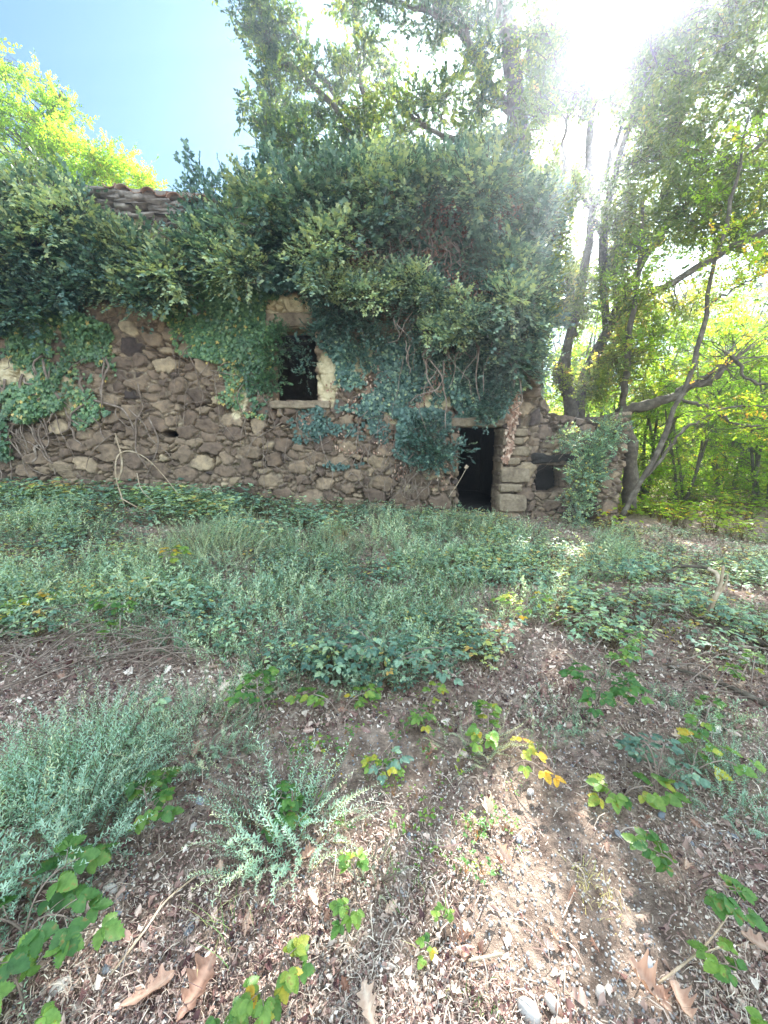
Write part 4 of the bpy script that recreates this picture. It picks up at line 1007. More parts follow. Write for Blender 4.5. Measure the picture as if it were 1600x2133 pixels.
for q in range(4):
    s = wh == q
    stamp(mb, SEED[q], np.stack([x, y, z], 1)[s], yawM(s.sum(), r), (hs * r.uniform(.35, 1.45, n))[s], np.clip(.48 + .9 * (dens[s] - .45) + r.normal(0, .27, s.sum()) + .1 * sst(0, 3, x[s]), .08, .99))
tag(mb.build('bramble_ground_cover', M['bramble']), 'low blue green bramble and seedling growth carpeting the ground before the house', 'ground cover', kind='stuff')

r = np.random.default_rng(58); mb = MB(); x, y = field(16000, 2.3, 8.5, r, power=.6); z = GM(x, y); px, py = gpx(x, y, z)
k = in_poly(px, py, [(1050, 1180), (1300, 1190), (1900, 1200), (1900, 1500), (1500, 1440), (1250, 1400), (1000, 1440), (950, 1330)]) & (fbm(x * 1.7, y * 1.7, 48, 3) + r.uniform(-.1, .1, len(x)) > .50)
x, y, z = x[k][:620], y[k][:620], z[k][:620]; wh = r.integers(0, 4, len(x))
for q in range(4):
    s = wh == q
    stamp(mb, SEED[q], np.stack([x, y, z], 1)[s], yawM(s.sum(), r), r.uniform(.4, 1.2, s.sum()), np.clip(r.normal(.72, .18, s.sum()), .1, 1))
tag(mb.build('scattered_brambles', M['bramble']), 'scattered low bramble and weed growth between litter on the right slope', 'weeds', kind='stuff')
r = np.random.default_rng(57); mb = MB()
x = r.uniform(4.6, 22, 5200); y = r.uniform(7.2, 19, 5200); k = fbm(x * .7, y * .7, 12, 3) + r.uniform(-.1, .1, 5200) > .42; x, y = x[k], y[k]; z = GM(x, y); wh = r.integers(0, 4, len(x))
for q in range(4):
    s = wh == q
    stamp(mb, SEED[q], np.stack([x, y, z], 1)[s], yawM(s.sum(), r), r.uniform(1.0, 2.6, s.sum()), np.clip(r.normal(.6, .2, s.sum()), .1, 1))
tag(mb.build('woodland_undergrowth', M['bright']), 'sunlit yellow green undergrowth on the floor of the wood at right', 'undergrowth', kind='stuff')
def herb_layer():
    r = np.random.default_rng(59); mb = MB(); x, y = field(38000, 1.6, 8.4, r, power=.6); z = GM(x, y); px, py = gpx(x, y, z)
    dn = fbm(x * 1.2, y * 1.2, 71, 3)
    k = in_poly(px, py, [(-1200, 1000), (300, 1010), (700, 1000), (960, 1060), (1150, 1100), (1330, 1120), (1330, 1200), (1200, 1230), (1120, 1330), (1000, 1400), (760, 1470), (480, 1450), (330, 1330), (-1200, 1350)]) & (dn + .10 * sst(500, 250, np.abs(px - 700)) + r.uniform(-.06, .06, len(x)) > .49)
    k |= in_poly(px, py, [(-1200, 1260), (330, 1300), (480, 1420), (900, 1430), (1050, 1380), (1300, 1250), (1900, 1250), (1900, 1560), (1150, 1560), (900, 1620), (300, 1600), (-1200, 1500)]) & (fbm(x * 2.1, y * 2.1, 171, 3) + r.uniform(-.05, .05, len(x)) > .585)
    x, y, z, dn = x[k][:8000], y[k][:8000], z[k][:8000], dn[k][:8000]; n = len(x); tp = ST + ST_BIG + ST_BIG; wh = r.integers(0, len(tp), n)
    h = r.uniform(.10, .42, n) * (.6 + 1.6 * np.clip(dn - .35, 0, 1)) * sst(0, 4.2, y); Mx = rotmats(r.uniform(0, 6.28, n), r.normal(0, .3, n), r.normal(.1, .3, n))
    for q in range(len(tp)):
        s = wh == q
        stamp(mb, tp[q], np.stack([x, y, z - .01], 1)[s], Mx[s], h[s], np.clip(r.normal(.52, .2, s.sum()) + .6 * (dn[s] - .5), .1, .98))
    tag(mb.build('wild_herbs', M['sage']), 'loose grey green wild herbs growing through the brambles before the house', 'herbs', kind='stuff')
# sparse weed seedlings further down the slope
x, y = field(4200, 1.1, 7.5, r, power=.6); z = GM(x, y); px, py = gpx(x, y, z)
k = (fbm(x * 1.3, y * 1.3, 44, 3) + r.uniform(-.1, .1, len(x)) > .53 - .08 * sst(1.6, 3.5, y)) & ~in_poly(px, py, COVER)
x, y, z = x[k], y[k], z[k]; n = len(x); wh = r.integers(0, 4, n); mb = MB()
for q in range(4):
    s = wh == q
    stamp(mb, SEED[q], np.stack([x, y, z], 1)[s], yawM(s.sum(), r), (r.uniform(.22, .6, n) * (.5 + .12 * y))[s], np.clip(.52 + r.normal(0, .16, s.sum()), .1, 1))
tag(mb.build('weed_seedlings', M['fresh']), 'thin scatter of small fresh green weeds over the leaf litter', 'weeds', kind='stuff')

# grass
def blade(c, seed):
    w = .008; t = np.linspace(0, 1, 5)
    V = []
    for i, a in enumerate(t): V += [(-w * (1 - a ** 1.5), c * a * a, a * (1 - .25 * c * a)), (w * (1 - a ** 1.5) + .0004, c * a * a, a * (1 - .25 * c * a))]
    return tpl(V, [[(2 * i, 2 * i + 1, 2 * i + 3, 2 * i + 2) for i in range(4)]])
BL = [blade(.25, 1), blade(.6, 2), blade(.95, 3)]
def tuft(mb, c, n, h, r, spread=.06, tint=(.4, .15), wid=1.0):
    P = np.stack([c[0] + r.normal(0, spread, n), c[1] + r.normal(0, spread, n), np.full(n, c[2] - .01)], 1)
    hh = h * r.uniform(.5, 1.15, n); wh = r.integers(0, 3, n); Mx = rotmats(r.uniform(0, 6.28, n), r.normal(0, .12, n), r.normal(0, .2, n))
    for q in range(3):
        s = wh == q
        stamp(mb, BL[q], P[s], Mx[s], np.stack([np.full(s.sum(), .22 * wid), hh[s], hh[s]], 1), np.clip(r.normal(*tint, s.sum()), 0, 1))
mb = MB(); x, y = field(9000, 2.6, 8.2, r, power=.3); z = GM(x, y); px, py = gpx(x, y, z)
k = in_poly(px, py, [(380, 1010), (900, 1020), (1100, 1080), (1150, 1150), (1000, 1300), (860, 1420), (640, 1400), (430, 1300), (380, 1150)]) & (fbm(x * 1.8, y * 1.8, 66, 3) > .46)
for a, b, c in zip(x[k][:130], y[k][:130], z[k][:130]): tuft(mb, (a, b, c), 9, .34, r, .08, (.42, .2))
tag(mb.build('meadow_grass', M['grass']), 'loose grass blades growing up through the bramble cover', 'grass', kind='stuff')

# ------------------------------------------------------------------ leaf litter, straw, gravel
def strip(c, seed):
    t = np.linspace(0, 1, 4); V = []
    for a in t: V += [(-.5 + c * a * a, a, .6 * math.sin(a * 3.14) * abs(c) * .1), (.5 + c * a * a, a, .6 * math.sin(a * 3.14) * abs(c) * .1 + .01)]
    return tpl(V, [[(2 * i, 2 * i + 1, 2 * i + 3, 2 * i + 2) for i in range(3)]])
STR = [strip(0, 1), strip(6, 2), strip(-9, 3)]
def flake(seed, curl):
    r_ = np.random.default_rng(seed); n = 7; a = np.sort(r_.uniform(0, 6.28, n)) if seed % 2 else np.linspace(0, 6.28, n, endpoint=False)
    rr_ = r_.uniform(.28, .62, n); V = [(0, .5, 0)] + [(rr_[i] * math.cos(a[i]) * .7, .5 + rr_[i] * math.sin(a[i]), curl * rr_[i] ** 2 * (1 + math.cos(2 * a[i])) + r_.uniform(-.05, .05)) for i in range(n)]
    return tpl(V, [[(0, 1 + i, 1 + (i + 1) % n) for i in range(n)]], r_.uniform(-.08, .08, n + 1))
FLK = [flake(s, c) for s, c in [(1, .3), (2, .9), (3, 1.6), (4, -.6), (5, 1.2)]]
r = np.random.default_rng(60)
def litter(mb, tpls, n, ylo, yhi, size, base, var, power=1.9, aniso=None, lift=.012, tilt=.25, thr=None, seed=0):
    n = int(n * 1.3); x, y = field(n, ylo, yhi, r, power=power); z = GM(x, y)
    if thr is not None:
        k = fbm(x * 1.6, y * 1.6, seed, 4) + r.uniform(-.1, .1, n) > thr; x, y, z = x[k], y[k], z[k]
    n = len(x); s = r.uniform(*size, n) * (.8 + .12 * y); wh = r.integers(0, len(tpls), n)
    Mx = rotmats(r.uniform(0, 6.28, n), r.normal(0, tilt, n), r.normal(0, tilt * 1.4, n))
    hue = base + .22 * (fbm(x * 2.3, y * 2.3, 15, 3) - .45) * 2
    S = np.stack([s, s, s], 1) if aniso is None else np.stack([r.uniform(*aniso, n) * (.8 + .2 * y), s, s], 1)
    for q in range(len(tpls)):
        m = wh == q
        stamp(mb, tpls[q], np.stack([x, y, z + lift * r.uniform(-.2, 1, n)], 1)[m], Mx[m], S[m], np.clip(hue[m] + r.normal(0, var, m.sum()), 0, 1))
mb = MB()
litter(mb, STR, 64000, .45, 9, (.010, .042), .50, .28, aniso=(.0010, .0028), lift=.018, thr=.385, seed=88)
litter(mb, STR, 900, .45, 8, (.05, .12), .55, .2, aniso=(.0015, .004), lift=.02, tilt=.08, power=1.4)
litter(mb, STR, 20000, 1.8, 8.5, (.02, .06), .5, .25, aniso=(.0014, .0035), lift=.03, power=.9)
tag(mb.build('straw_litter', M['straw']), 'dry straw bits and fine twigs strewn across the soil', 'litter', kind='stuff')
mb = MB()
litter(mb, FLK, 90000, .45, 9, (.004, .015), .52, .28, lift=.018, tilt=.4, thr=.385, seed=88)
litter(mb, FLK, 12000, .45, 9, (.012, .035), .50, .24, lift=.02, tilt=.3, thr=.50, seed=88)
litter(mb, FLK, 30000, .45, 6, (.002, .005), .58, .25, lift=.003, tilt=.4)
litter(mb, FLK, 2600, .45, 9, (.025, .045), .45, .22, lift=.025, tilt=.35, thr=.42, seed=9)
litter(mb, FLK, 30000, 1.8, 8.5, (.012, .034), .55, .28, lift=.02, tilt=.45, power=.9)
litter(mb, OAKS, 420, 1.6, 7.5, (.05, .09), .62, .2, lift=.03, tilt=.4, power=1.0)
tag(mb.build('leaf_litter', M['litter']), 'crumbled brown and maroon leaf fragments covering the forest floor', 'litter', kind='stuff')
def ico(seed, flat):
    p = (1 + 5 ** .5) / 2
    V = np.array([(-1, p, 0), (1, p, 0), (-1, -p, 0), (1, -p, 0), (0, -1, p), (0, 1, p), (0, -1, -p), (0, 1, -p), (p, 0, -1), (p, 0, 1), (-p, 0, -1), (-p, 0, 1)], float) / 1.9
    F = np.array([(0, 11, 5), (0, 5, 1), (0, 1, 7), (0, 7, 10), (0, 10, 11), (1, 5, 9), (5, 11, 4), (11, 10, 2), (10, 7, 6), (7, 1, 8), (3, 9, 4), (3, 4, 2), (3, 2, 6), (3, 6, 8), (3, 8, 9), (4, 9, 5), (2, 4, 11), (6, 2, 10), (8, 6, 7), (9, 8, 1)])
    r_ = np.random.default_rng(seed); V = V * r_.uniform(.7, 1.15, (12, 1)) * np.array([1, r_.uniform(.6, .95), flat])
    return V * .5, [F], np.zeros(12)
PEB = [ico(s, f) for s, f in [(1, .6), (2, .35), (3, .8), (4, .5)]]
mb = MB()
litter(mb, PEB, 30000, .45, 7, (.005, .015), .6, .25, lift=.004, tilt=.3, thr=.40, seed=31)
litter(mb, PEB, 500, .45, 7, (.014, .028), .45, .22, lift=.004, tilt=.3, thr=.43, seed=31)
tag(mb.build('gravel', M['pebble']), 'small grey and cream gravel scattered through the litter', 'gravel', kind='stuff')

# fallen oak leaves, each its own object; the nearest carry their own labels
def oakleaf(px, py, L, rz, kind, tint, label, group=None, tilt=(0, 0), lift=.02):
    p = ongr(px, py); V0, F0, T0 = OAKS[kind]
    mb = MB(); stamp(mb, (V0 - np.array([0, .5, 0]), F0, T0), np.zeros((1, 3)), rotmats(np.array([0.0]), np.array([tilt[0]]), np.array([tilt[1]])), np.array([L * .68]), np.array([tint]))
    o = mb.build('fallen_leaf', M['dryleaf'], smooth=True); o.location = (p[0], p[1], p[2] + lift); o.rotation_euler = (0, 0, rz)
    return tag(o, label, 'leaf', group or 'large fallen leaves on the litter')
for a in [
    (310, 2080, .185, -1.0, 0, .52, 'largest brown oak leaf lying at the bottom edge left of centre'),
    (412, 2075, .19, -.5, 1, .42, 'folded dark brown oak leaf standing on edge right of the largest one'),
    (515, 1935, .10, .1, 2, .55, 'small pinkish oak leaf riddled with holes below the silvery bush'),
    (655, 1885, .09, .7, 3, .95, 'pale lobed leaf glowing in a sun patch left of centre'),
    (65, 1860, .16, .6, 0, .40, 'brown oak leaf half under the bramble leaves at the left edge'),
    (1020, 1700, .13, .2, 4, .92, 'bleached curled oak leaf shining in the sun patch at centre right'),
    (1055, 1795, .11, .6, 3, .62, 'pale tan oak leaf just below the sunlit bleached leaf'),
    (1350, 2075, .16, .6, 4, .55, 'long jagged grey brown leaf near the bottom edge right of centre'),
    (1420, 2110, .14, -.3, 1, .6, 'tan leaf overlapping the bottom edge beside the long jagged leaf'),
    (1582, 1985, .13, .9, 0, .55, 'pinkish brown leaf cut by the right edge of the view'),
    (1420, 1545, .13, 1.3, 3, .8, 'large pale leaf lying flat right of the dark bramble tuft'),
    (845, 1248, .22, 1.5, 0, .78, 'peach coloured broad leaf caught on top of the green cover'),
    (783, 1405, .13, .1, 2, .78, 'upright cream oak leaf among dark bramble at the centre'),
    (410, 1572, .13, .1, 3, .5, 'brown oak leaf under the sage coloured bush left of centre'),
    (903, 1563, .10, .4, 2, .55, 'crumpled rose brown leaf at centre below the small fresh plants'),
    (1142, 1612, .08, .9, 3, .58, 'rose brown leaf right of centre between gravel and twigs'),
    (1285, 1385, .20, 1.1, 1, .62, 'curled brown leaf above the dark green bramble tuft'),
    (1325, 1430, .13, .5, 3, .85, 'whitish leaf in a light patch right of the curled brown leaf'),
    (1245, 1555, .02, .5, 3, .85, 'tiny pale leaf chip'),
    (770, 2110, .13, .4, 3, .78, 'pale orange oak leaf at the bottom edge at the centre'),
    (640, 1795, .09, -.7, 4, .55, 'small curled grey brown leaf below the silvery bush in the centre'),
    (130, 1420, .12, .9, 1, .5, 'brown leaf on the brushwood at the left edge'),
    (1225, 1475, .09, .2, 2, .62, 'small orange brown leaf under the dark bramble tuft'),
    (815, 1900, .08, 2.3, 3, .75, 'pale leaf right of the glowing lobed leaf'),
]:
    if a[2] > .05: oakleaf(*a, tilt=(rng.normal(0, .2), rng.normal(0, .25)), lift=.028)
for k in range(44):
    px, py = rng.uniform(20, 1590), rng.uniform(1350, 2120)
    oakleaf(px, py, rng.uniform(.045, .085), rng.uniform(0, 6.28), int(rng.integers(0, 5)), float(np.clip(rng.normal(.52, .2), .15, .95)),
            'small curled dry brown leaf, one of many alike strewn over the litter', 'small curled leaves strewn over the litter', (rng.normal(0, .4), rng.normal(0, .4)))

def stone(px, py, s, tint, label, seed, flat=.5):
    r_ = np.random.default_rng(seed); p = ongr(px, py)
    a = np.linspace(0, 2 * np.pi, 14, endpoint=False); V = []; rr_ = r_.uniform(.75, 1.1, 14); rr_ = (rr_ + np.roll(rr_, 1)) / 2
    lv = [(-.5, .55), (-.25, .92), (.1, 1.0), (.35, .86), (.5, .5)]
    for zz, w in lv:
        for i in range(14): V.append((rr_[i] * w * math.cos(a[i]) * .5 + r_.normal(0, .012), rr_[i] * w * math.sin(a[i]) * .36 + r_.normal(0, .012), zz * flat + r_.normal(0, .015)))
    V.append((0, 0, .52 * flat)); n = 14; s = s * .72; tint = tint * .85; F4 = [(l * n + i, l * n + (i + 1) % n, (l + 1) * n + (i + 1) % n, (l + 1) * n + i) for l in range(4) for i in range(n)]
    F3 = [(4 * n + i, 4 * n + (i + 1) % n, 5 * n) for i in range(n)]
    mb = MB(); mb.add(np.array(V) * s, [np.array(F4), np.array(F3)], tint)
    o = mb.build('loose_stone', M['pebble']); o.location = (p[0], p[1], p[2] + s * flat * .25); o.rotation_euler = (r_.normal(0, .15), r_.normal(0, .15), r_.uniform(0, 6.28))
    tag(o, label, 'stone', 'loose stones among the litter')
for k, a in enumerate([
    (232, 1856, .062, .9, 'rounded cream stone, biggest of the little heap at lower left', .6),
    (210, 1870, .055, .25, 'angular blue grey stone leaning on the left of the little heap', .5),
    (248, 1872, .045, .7, 'beige stone at the right foot of the little heap', .5),
    (246, 1903, .042, .15, 'flat slate coloured stone just below the little heap', .3),
    (308, 1862, .035, .2, 'thin blue grey chip right of the little heap', .3),
    (236, 1960, .058, .12, 'squarish flat grey slate below the little heap of stones', .25),
    (222, 2018, .05, .35, 'dull grey flat stone between the slate and the bottom left corner', .3),
    (125, 2058, .075, .85, 'long pale stone near the bottom left corner', .4),
    (403, 1727, .05, .8, 'round whitish stone right of the fresh bramble shoot', .7),
    (418, 1670, .075, .2, 'flat blue slate lying left of the central silvery bush', .2),
    (395, 1935, .06, .25, 'thin slate on edge in the litter left of the holed leaf', .25),
    (1105, 1652, .055, .75, 'whitish stone in the gravel right of centre', .5),
    (1250, 2072, .055, .85, 'white pebble near the bottom edge right of centre', .6),
    (1208, 2082, .04, .2, 'small blue pebble left of the white one near the bottom edge', .6),
    (1100, 2110, .09, .8, 'large white jagged stone at the bottom edge right of centre', .6),
    (1150, 2095, .06, .9, 'smaller white jagged stone beside the large white one', .6),
    (1348, 2012, .06, .4, 'rounded grey stone above the long jagged leaf', .6),
    (1378, 1700, .05, .1, 'dark blue slate in the gravel below the green tuft at right', .4),
    (1288, 1738, .05, .3, 'bluish flat stone in the gravel slope right of centre', .3),
    (1080, 1748, .055, .2, 'blue grey flat stone right of the bleached sunlit leaf', .3),
    (960, 1895, .035, .9, 'tiny white stone in the middle of the foreground', .6),
    (945, 1757, .035, .7, 'small pale square stone left of the bleached sunlit leaf', .5),
    (1530, 1745, .055, .15, 'dark slate chip at the right among twigs', .3),
]): stone(*a[:5], 300 + k, a[5])
# ------------------------------------------------------------------ bushes
def stemtpl(n, leafw, ls, seed, bend=.25):
    """an upright stem of unit length with many narrow leaflets"""
    r = np.random.default_rng(seed)
    t = np.linspace(.12, 1, n); P = np.stack([bend * t * t, .04 * np.sin(t * 6), t], 1)
    a = np.arange(n) * 2.4; up = .5 + .5 * t
    d = np.stack([np.cos(a), np.sin(a), up], 1); nn = np.stack([-np.cos(a) * .5, -np.sin(a) * .5, np.ones(n)], 1)
    V0, F0, T0 = L_KITE; V0 = V0 * np.array([leafw, 1, 1])
    mb = MB(); rr = r.uniform(-.2, .2, n) + .22 * (t - .4)
    stamp(mb, (V0, F0, T0), P, frame_from(d, nn), ls * r.uniform(.7, 1.2, n) * (1.1 - .5 * t), rr + .5)
    V = np.concatenate(mb.V).astype(float); T = np.repeat(rr, 4); F = list(mb.F); k = len(V); w = .006
    tw = np.array([(-w, 0, 0), (w, 0, 0), (bend * .25 + w, 0, .5), (bend * .25 - w, 0, .5), (bend, 0, 1)])
    return np.concatenate([V, tw]), F + [np.array([(k, k + 1, k + 2), (k, k + 2, k + 3), (k + 2, k + 4, k + 3)])], np.concatenate([T, np.full(5, -1.0)])
ST = [stemtpl(52, .5, .085, s, b) for s, b in [(1, .15), (2, .35), (3, .55)]]
ST_BIG = [stemtpl(24, .75, .17, s, b) for s, b in [(6, .2), (7, .5)]]
ST_LONG = [stemtpl(60, .42, .065, s, b) for s, b in [(4, .2), (5, .45)]]
herb_layer()
def bush(label, px, py, rx, ry, h, n, mat, seed, name='silver_bush', tp=ST, tint=.5, splay=.55, group=None):
    r = np.random.default_rng(seed); c = ongr(px, py)
    t = thing(name, label, 'bush', c, group)
    a = r.uniform(0, 6.28, n); q = np.sqrt(r.uniform(0, 1, n)); x = c[0] + np.cos(a) * q * rx; y = c[1] + np.sin(a) * q * ry; z = GM(x, y)
    hh = h * r.uniform(.55, 1.1, n) * (1 - .35 * q)
    yaw = a + r.normal(0, .7, n); tilt = splay * q + r.normal(0, .30, n)
    Mx = rotmats(yaw, np.zeros(n), tilt); mb = MB(); wh = r.integers(0, len(tp), n)
    for k in range(len(tp)):
        s = wh == k
        stamp(mb, tp[k], np.stack([x, y, z - .01], 1)[s], Mx[s], hh[s], np.clip(tint + r.normal(0, .17, s.sum()), .06, .98))
    mb.build('foliage', M[mat], t)
    mb = MB()
    for k in range(min(14, n)):
        e = np.array([x[k], y[k], z[k]]) + np.array([(x[k] - c[0]) * .5, (y[k] - c[1]) * .5, hh[k] * .5])
        tube(mb, [np.array([c[0] + (x[k] - c[0]) * .3, c[1] + (y[k] - c[1]) * .3, z[k] - .02]), (np.array([x[k], y[k], z[k]]) + e) / 2, e], [.005, .003], 4, n=6)
    mb.build('stem', M['vine'], t)
    return t
bush('large silvery blue aromatic bush filling the lower left edge of the view', 60, 1760, .36, .34, .40, 330, 'silver', 1)
bush('silvery bush behind the large one at the left edge, its top reaching the litter bank', 170, 1610, .34, .30, .38, 230, 'silver', 2, tint=.55)
bush('pale silver green bush with long wispy shoots at lower centre left', 590, 1740, .22, .17, .36, 100, 'silver', 3, tp=ST + ST_LONG, tint=.58)
bush('green feathery bush mixed with bramble left of centre above the brown oak leaf', 405, 1545, .30, .22, .34, 150, 'sage', 4, name='feathery_bush', tp=ST_LONG + ST, tint=.55)
bush('small grey green sprig plant standing on bare litter left of centre', 365, 1345, .13, .12, .34, 44, 'sage', 5, name='feathery_bush', tp=ST, tint=.35)
bush('wide pale wispy bush in the green cover below the arching dead stem', 440, 1160, .85, .55, .62, 320, 'sage', 6, name='feathery_bush', tp=ST_LONG, tint=.75)
bush('wispy bush right of the pale wide one, below the window', 640, 1150, .7, .5, .55, 170, 'sage', 7, name='feathery_bush', tp=ST_LONG, tint=.6)
bush('silvery teal bush at the right edge above the bare slope', 1545, 1660, .26, .20, .24, 150, 'silver', 8, tint=.35)
bush('thin pale sprigs rising from the litter just right of centre', 985, 1560, .16, .12, .28, 34, 'sage', 9, name='feathery_bush', tp=ST_LONG, tint=.75)
bush('tiny trailing plant with pale heads in the lower centre', 770, 1830, .07, .06, .22, 12, 'sage', 10, name='feathery_bush', tp=ST_LONG, tint=.7)
bush('small dark teal shrub poking from the litter at centre left', 560, 1390, .16, .12, .30, 40, 'bramble', 11, name='feathery_bush', tp=ST, tint=.4)

# ------------------------------------------------------------------ bramble shoots
def bramble(label, px, py, n, h, ls, seed, mat='fresh', tint=.5, lean=(0, 0), w=.3, shoots=None, name='bramble_shoot'):
    """a few arching canes carrying leaves of three toothed leaflets"""
    r = np.random.default_rng(seed); c = ongr(px, py); t = thing(name, label, 'plant', c)
    ml, ms = MB(), MB(); ns = shoots or max(2, n // 5); left = n
    for k in range(ns):
        a = r.uniform(0, 6.28); out = np.array([math.cos(a), math.sin(a), 0]) * w * r.uniform(.4, 1) + np.array([lean[0], lean[1], 0])
        L = r.uniform(.7, 1.1); b0 = c + np.array([r.normal(0, .015), r.normal(0, .015), -.01])
        pts = [b0, b0 + out * .35 + np.array([0, 0, h * .75 * L]), b0 + out * .8 + np.array([0, 0, h * 1.0 * L]), b0 + out * 1.15 + np.array([0, 0, h * .75 * L])]
        Q = tube(ms, pts, [.0035, .002], 5, n=18, tint=.3)
        m = max(3, int(round(1.5 * n / ns)))
        for j in range(m):
            q = Q[min(17, int(4 + 13 * (j + 1) / m))]; side = 1 if j % 2 else -1
            ang = math.atan2(out[1], out[0]) + side * r.uniform(.5, 1.2) * (0.1 if j == m - 1 else 1)
            d = np.array([math.cos(ang), math.sin(ang), r.uniform(.05, .45)]); tip = q + d * ls * .7
            tube(ms, [q, (q + tip) / 2 + np.array([0, 0, .004]), tip], [.0016, .001], 4, n=4, tint=.3)
            tb = np.clip(tint + r.normal(0, .14), .08, 1)
            for off, s in ((0, 1.15), (1.15, .85), (-1.15, .85)):
                dd = np.array([[math.cos(ang + off), math.sin(ang + off), r.uniform(-.35, .1)]])
                nn = np.array([[r.normal(0, .3), r.normal(0, .3) - .15, 1.0]])
                stamp(ml, L_SERR, tip[None], frame_from(dd, nn), np.array([ls * .76 * s * r.uniform(.85, 1.1)]), np.array([np.clip(tb + r.normal(0, .05), .05, 1)]))
    ml.build('foliage', M[mat], t, smooth=False); ms.build('stem', M['vine'], t)
    return t
for k, a in enumerate([
    ('fresh green bramble shoot climbing the bank between the two silvery bushes', 300, 1750, 16, .16, .055, dict(tint=.5, lean=(.05, .12), w=.13)),
    ('dark shiny bramble leaves at the foot of the central silvery bush', 545, 1740, 12, .13, .055, dict(tint=.30, w=.13)),
    ('broad soft green bramble leaves crowding the lower left edge', 60, 1960, 20, .17, .075, dict(tint=.42, w=.22)),
    ('yellow green bramble sprig in the bottom left corner', 60, 2115, 9, .09, .05, dict(tint=.72, w=.12)),
    ('upright sprig with glowing yellow green leaves at the bottom edge', 590, 2090, 12, .16, .045, dict(tint=.75, w=.08)),
    ('dull green sprig beside the folded dark leaf at the bottom edge', 480, 2095, 6, .09, .04, dict(tint=.45, w=.06)),
    ('small bright bramble with one yellow leaf below centre', 750, 1890, 8, .12, .045, dict(tint=.62, w=.08)),
    ('tiny low sprig in the litter below and right of centre', 905, 1965, 6, .06, .03, dict(tint=.6, w=.07)),
    ('bramble sprig with three broad leaves on the lower right slope', 1450, 1900, 10, .14, .055, dict(tint=.5, w=.13)),
    ('bramble leaves cut by the bottom right corner', 1585, 2105, 7, .10, .05, dict(tint=.62, w=.09)),
    ('low bramble with yellow leaves left of the dark green tuft on the right slope', 1300, 1660, 9, .11, .065, dict(tint=.66, w=.14)),
    ('dense dark green tuft on the right slope', 1370, 1650, 26, .20, .045, dict(mat='bramble', tint=.3, w=.13)),
    ('yellowing arching leaves over the right side of the dense dark tuft', 1410, 1640, 7, .17, .07, dict(tint=.75, w=.17, lean=(.08, 0))),
    ('dark green bramble tuft with rounded leaves right of centre', 1245, 1475, 20, .22, .065, dict(tint=.34, w=.20)),
    ('pale sunlit bramble mound at the edge of the green cover', 1095, 1290, 22, .22, .06, dict(tint=.80, w=.22)),
    ('dark leafy bramble patch in the centre beside the upright cream leaf', 800, 1405, 34, .24, .06, dict(mat='bramble', tint=.4, w=.42)),
    ('fresh green bramble below the dark patch, left of centre', 705, 1490, 14, .15, .06, dict(tint=.62, w=.20)),
    ('small bramble with yellow tips right of the fresh one at centre', 870, 1490, 8, .10, .05, dict(tint=.70, w=.16)),
    ('bramble shoot with bright leaves behind the thin pale sprigs', 1020, 1570, 12, .20, .055, dict(tint=.62, w=.12)),
    ('yellow leaved shoot right of the thin pale sprigs', 1060, 1600, 6, .11, .055, dict(tint=.9, w=.13, lean=(.05, 0))),
    ('dark green bramble growing into the feathery bush left of centre', 550, 1500, 18, .24, .06, dict(tint=.42, w=.22)),
    ('bramble with rounded green leaves at the left of the feathery bush', 300, 1530, 8, .16, .05, dict(mat='bramble', tint=.5, w=.16)),
    ('tiny dark sprig in the litter at centre', 790, 1590, 6, .08, .045, dict(mat='bramble', tint=.45, w=.09)),
    ('small yellowish plant just below the tiny dark sprig', 780, 1630, 7, .09, .045, dict(tint=.76, w=.09)),
    ('green bramble on the right slope below the fallen branch', 1460, 1520, 9, .13, .05, dict(tint=.52, w=.18)),
    ('group of bramble leaves right of the sunlit mound', 1275, 1385, 16, .20, .055, dict(tint=.55, w=.22)),
    ('bright low bramble at the far right of the litter', 1560, 1440, 12, .16, .055, dict(tint=.62, w=.22)),
    ('tall thin bramble at the base of the broken stick', 1480, 1300, 16, .32, .055, dict(mat='bramble', tint=.5, w=.18)),
    ('bramble clump in the green cover right of the bare patch', 1300, 1215, 26, .34, .06, dict(mat='bramble', tint=.38, w=.34)),
    ('bright yellow green oak seedling glowing in the left green cover', 340, 1215, 14, .32, .085, dict(tint=.76, w=.26, name='oak_seedling')),
    ('green seedling leaves at the left above the brushwood', 245, 1290, 9, .2, .07, dict(tint=.5, w=.2, name='oak_seedling')),
    ('yellow green seedling at the far left above the brushwood', 60, 1275, 9, .22, .075, dict(tint=.66, w=.24, name='oak_seedling')),
    ('broad bright seedling leaf low among the brushwood at left', 190, 1330, 7, .12, .07, dict(tint=.7, w=.2, name='oak_seedling')),
    ('bramble cane with white shining leaves in front of the niche wall', 1180, 1075, 12, .50, .075, dict(mat='silver', tint=.95, w=.55)),
    ('soft bramble spray before the wall just right of the arching dead stem', 400, 985, 12, .55, .09, dict(mat='bramble', tint=.6, w=.5)),
]):
    kw = a[6]; bramble(*a[:6], seed=500 + k, **kw)

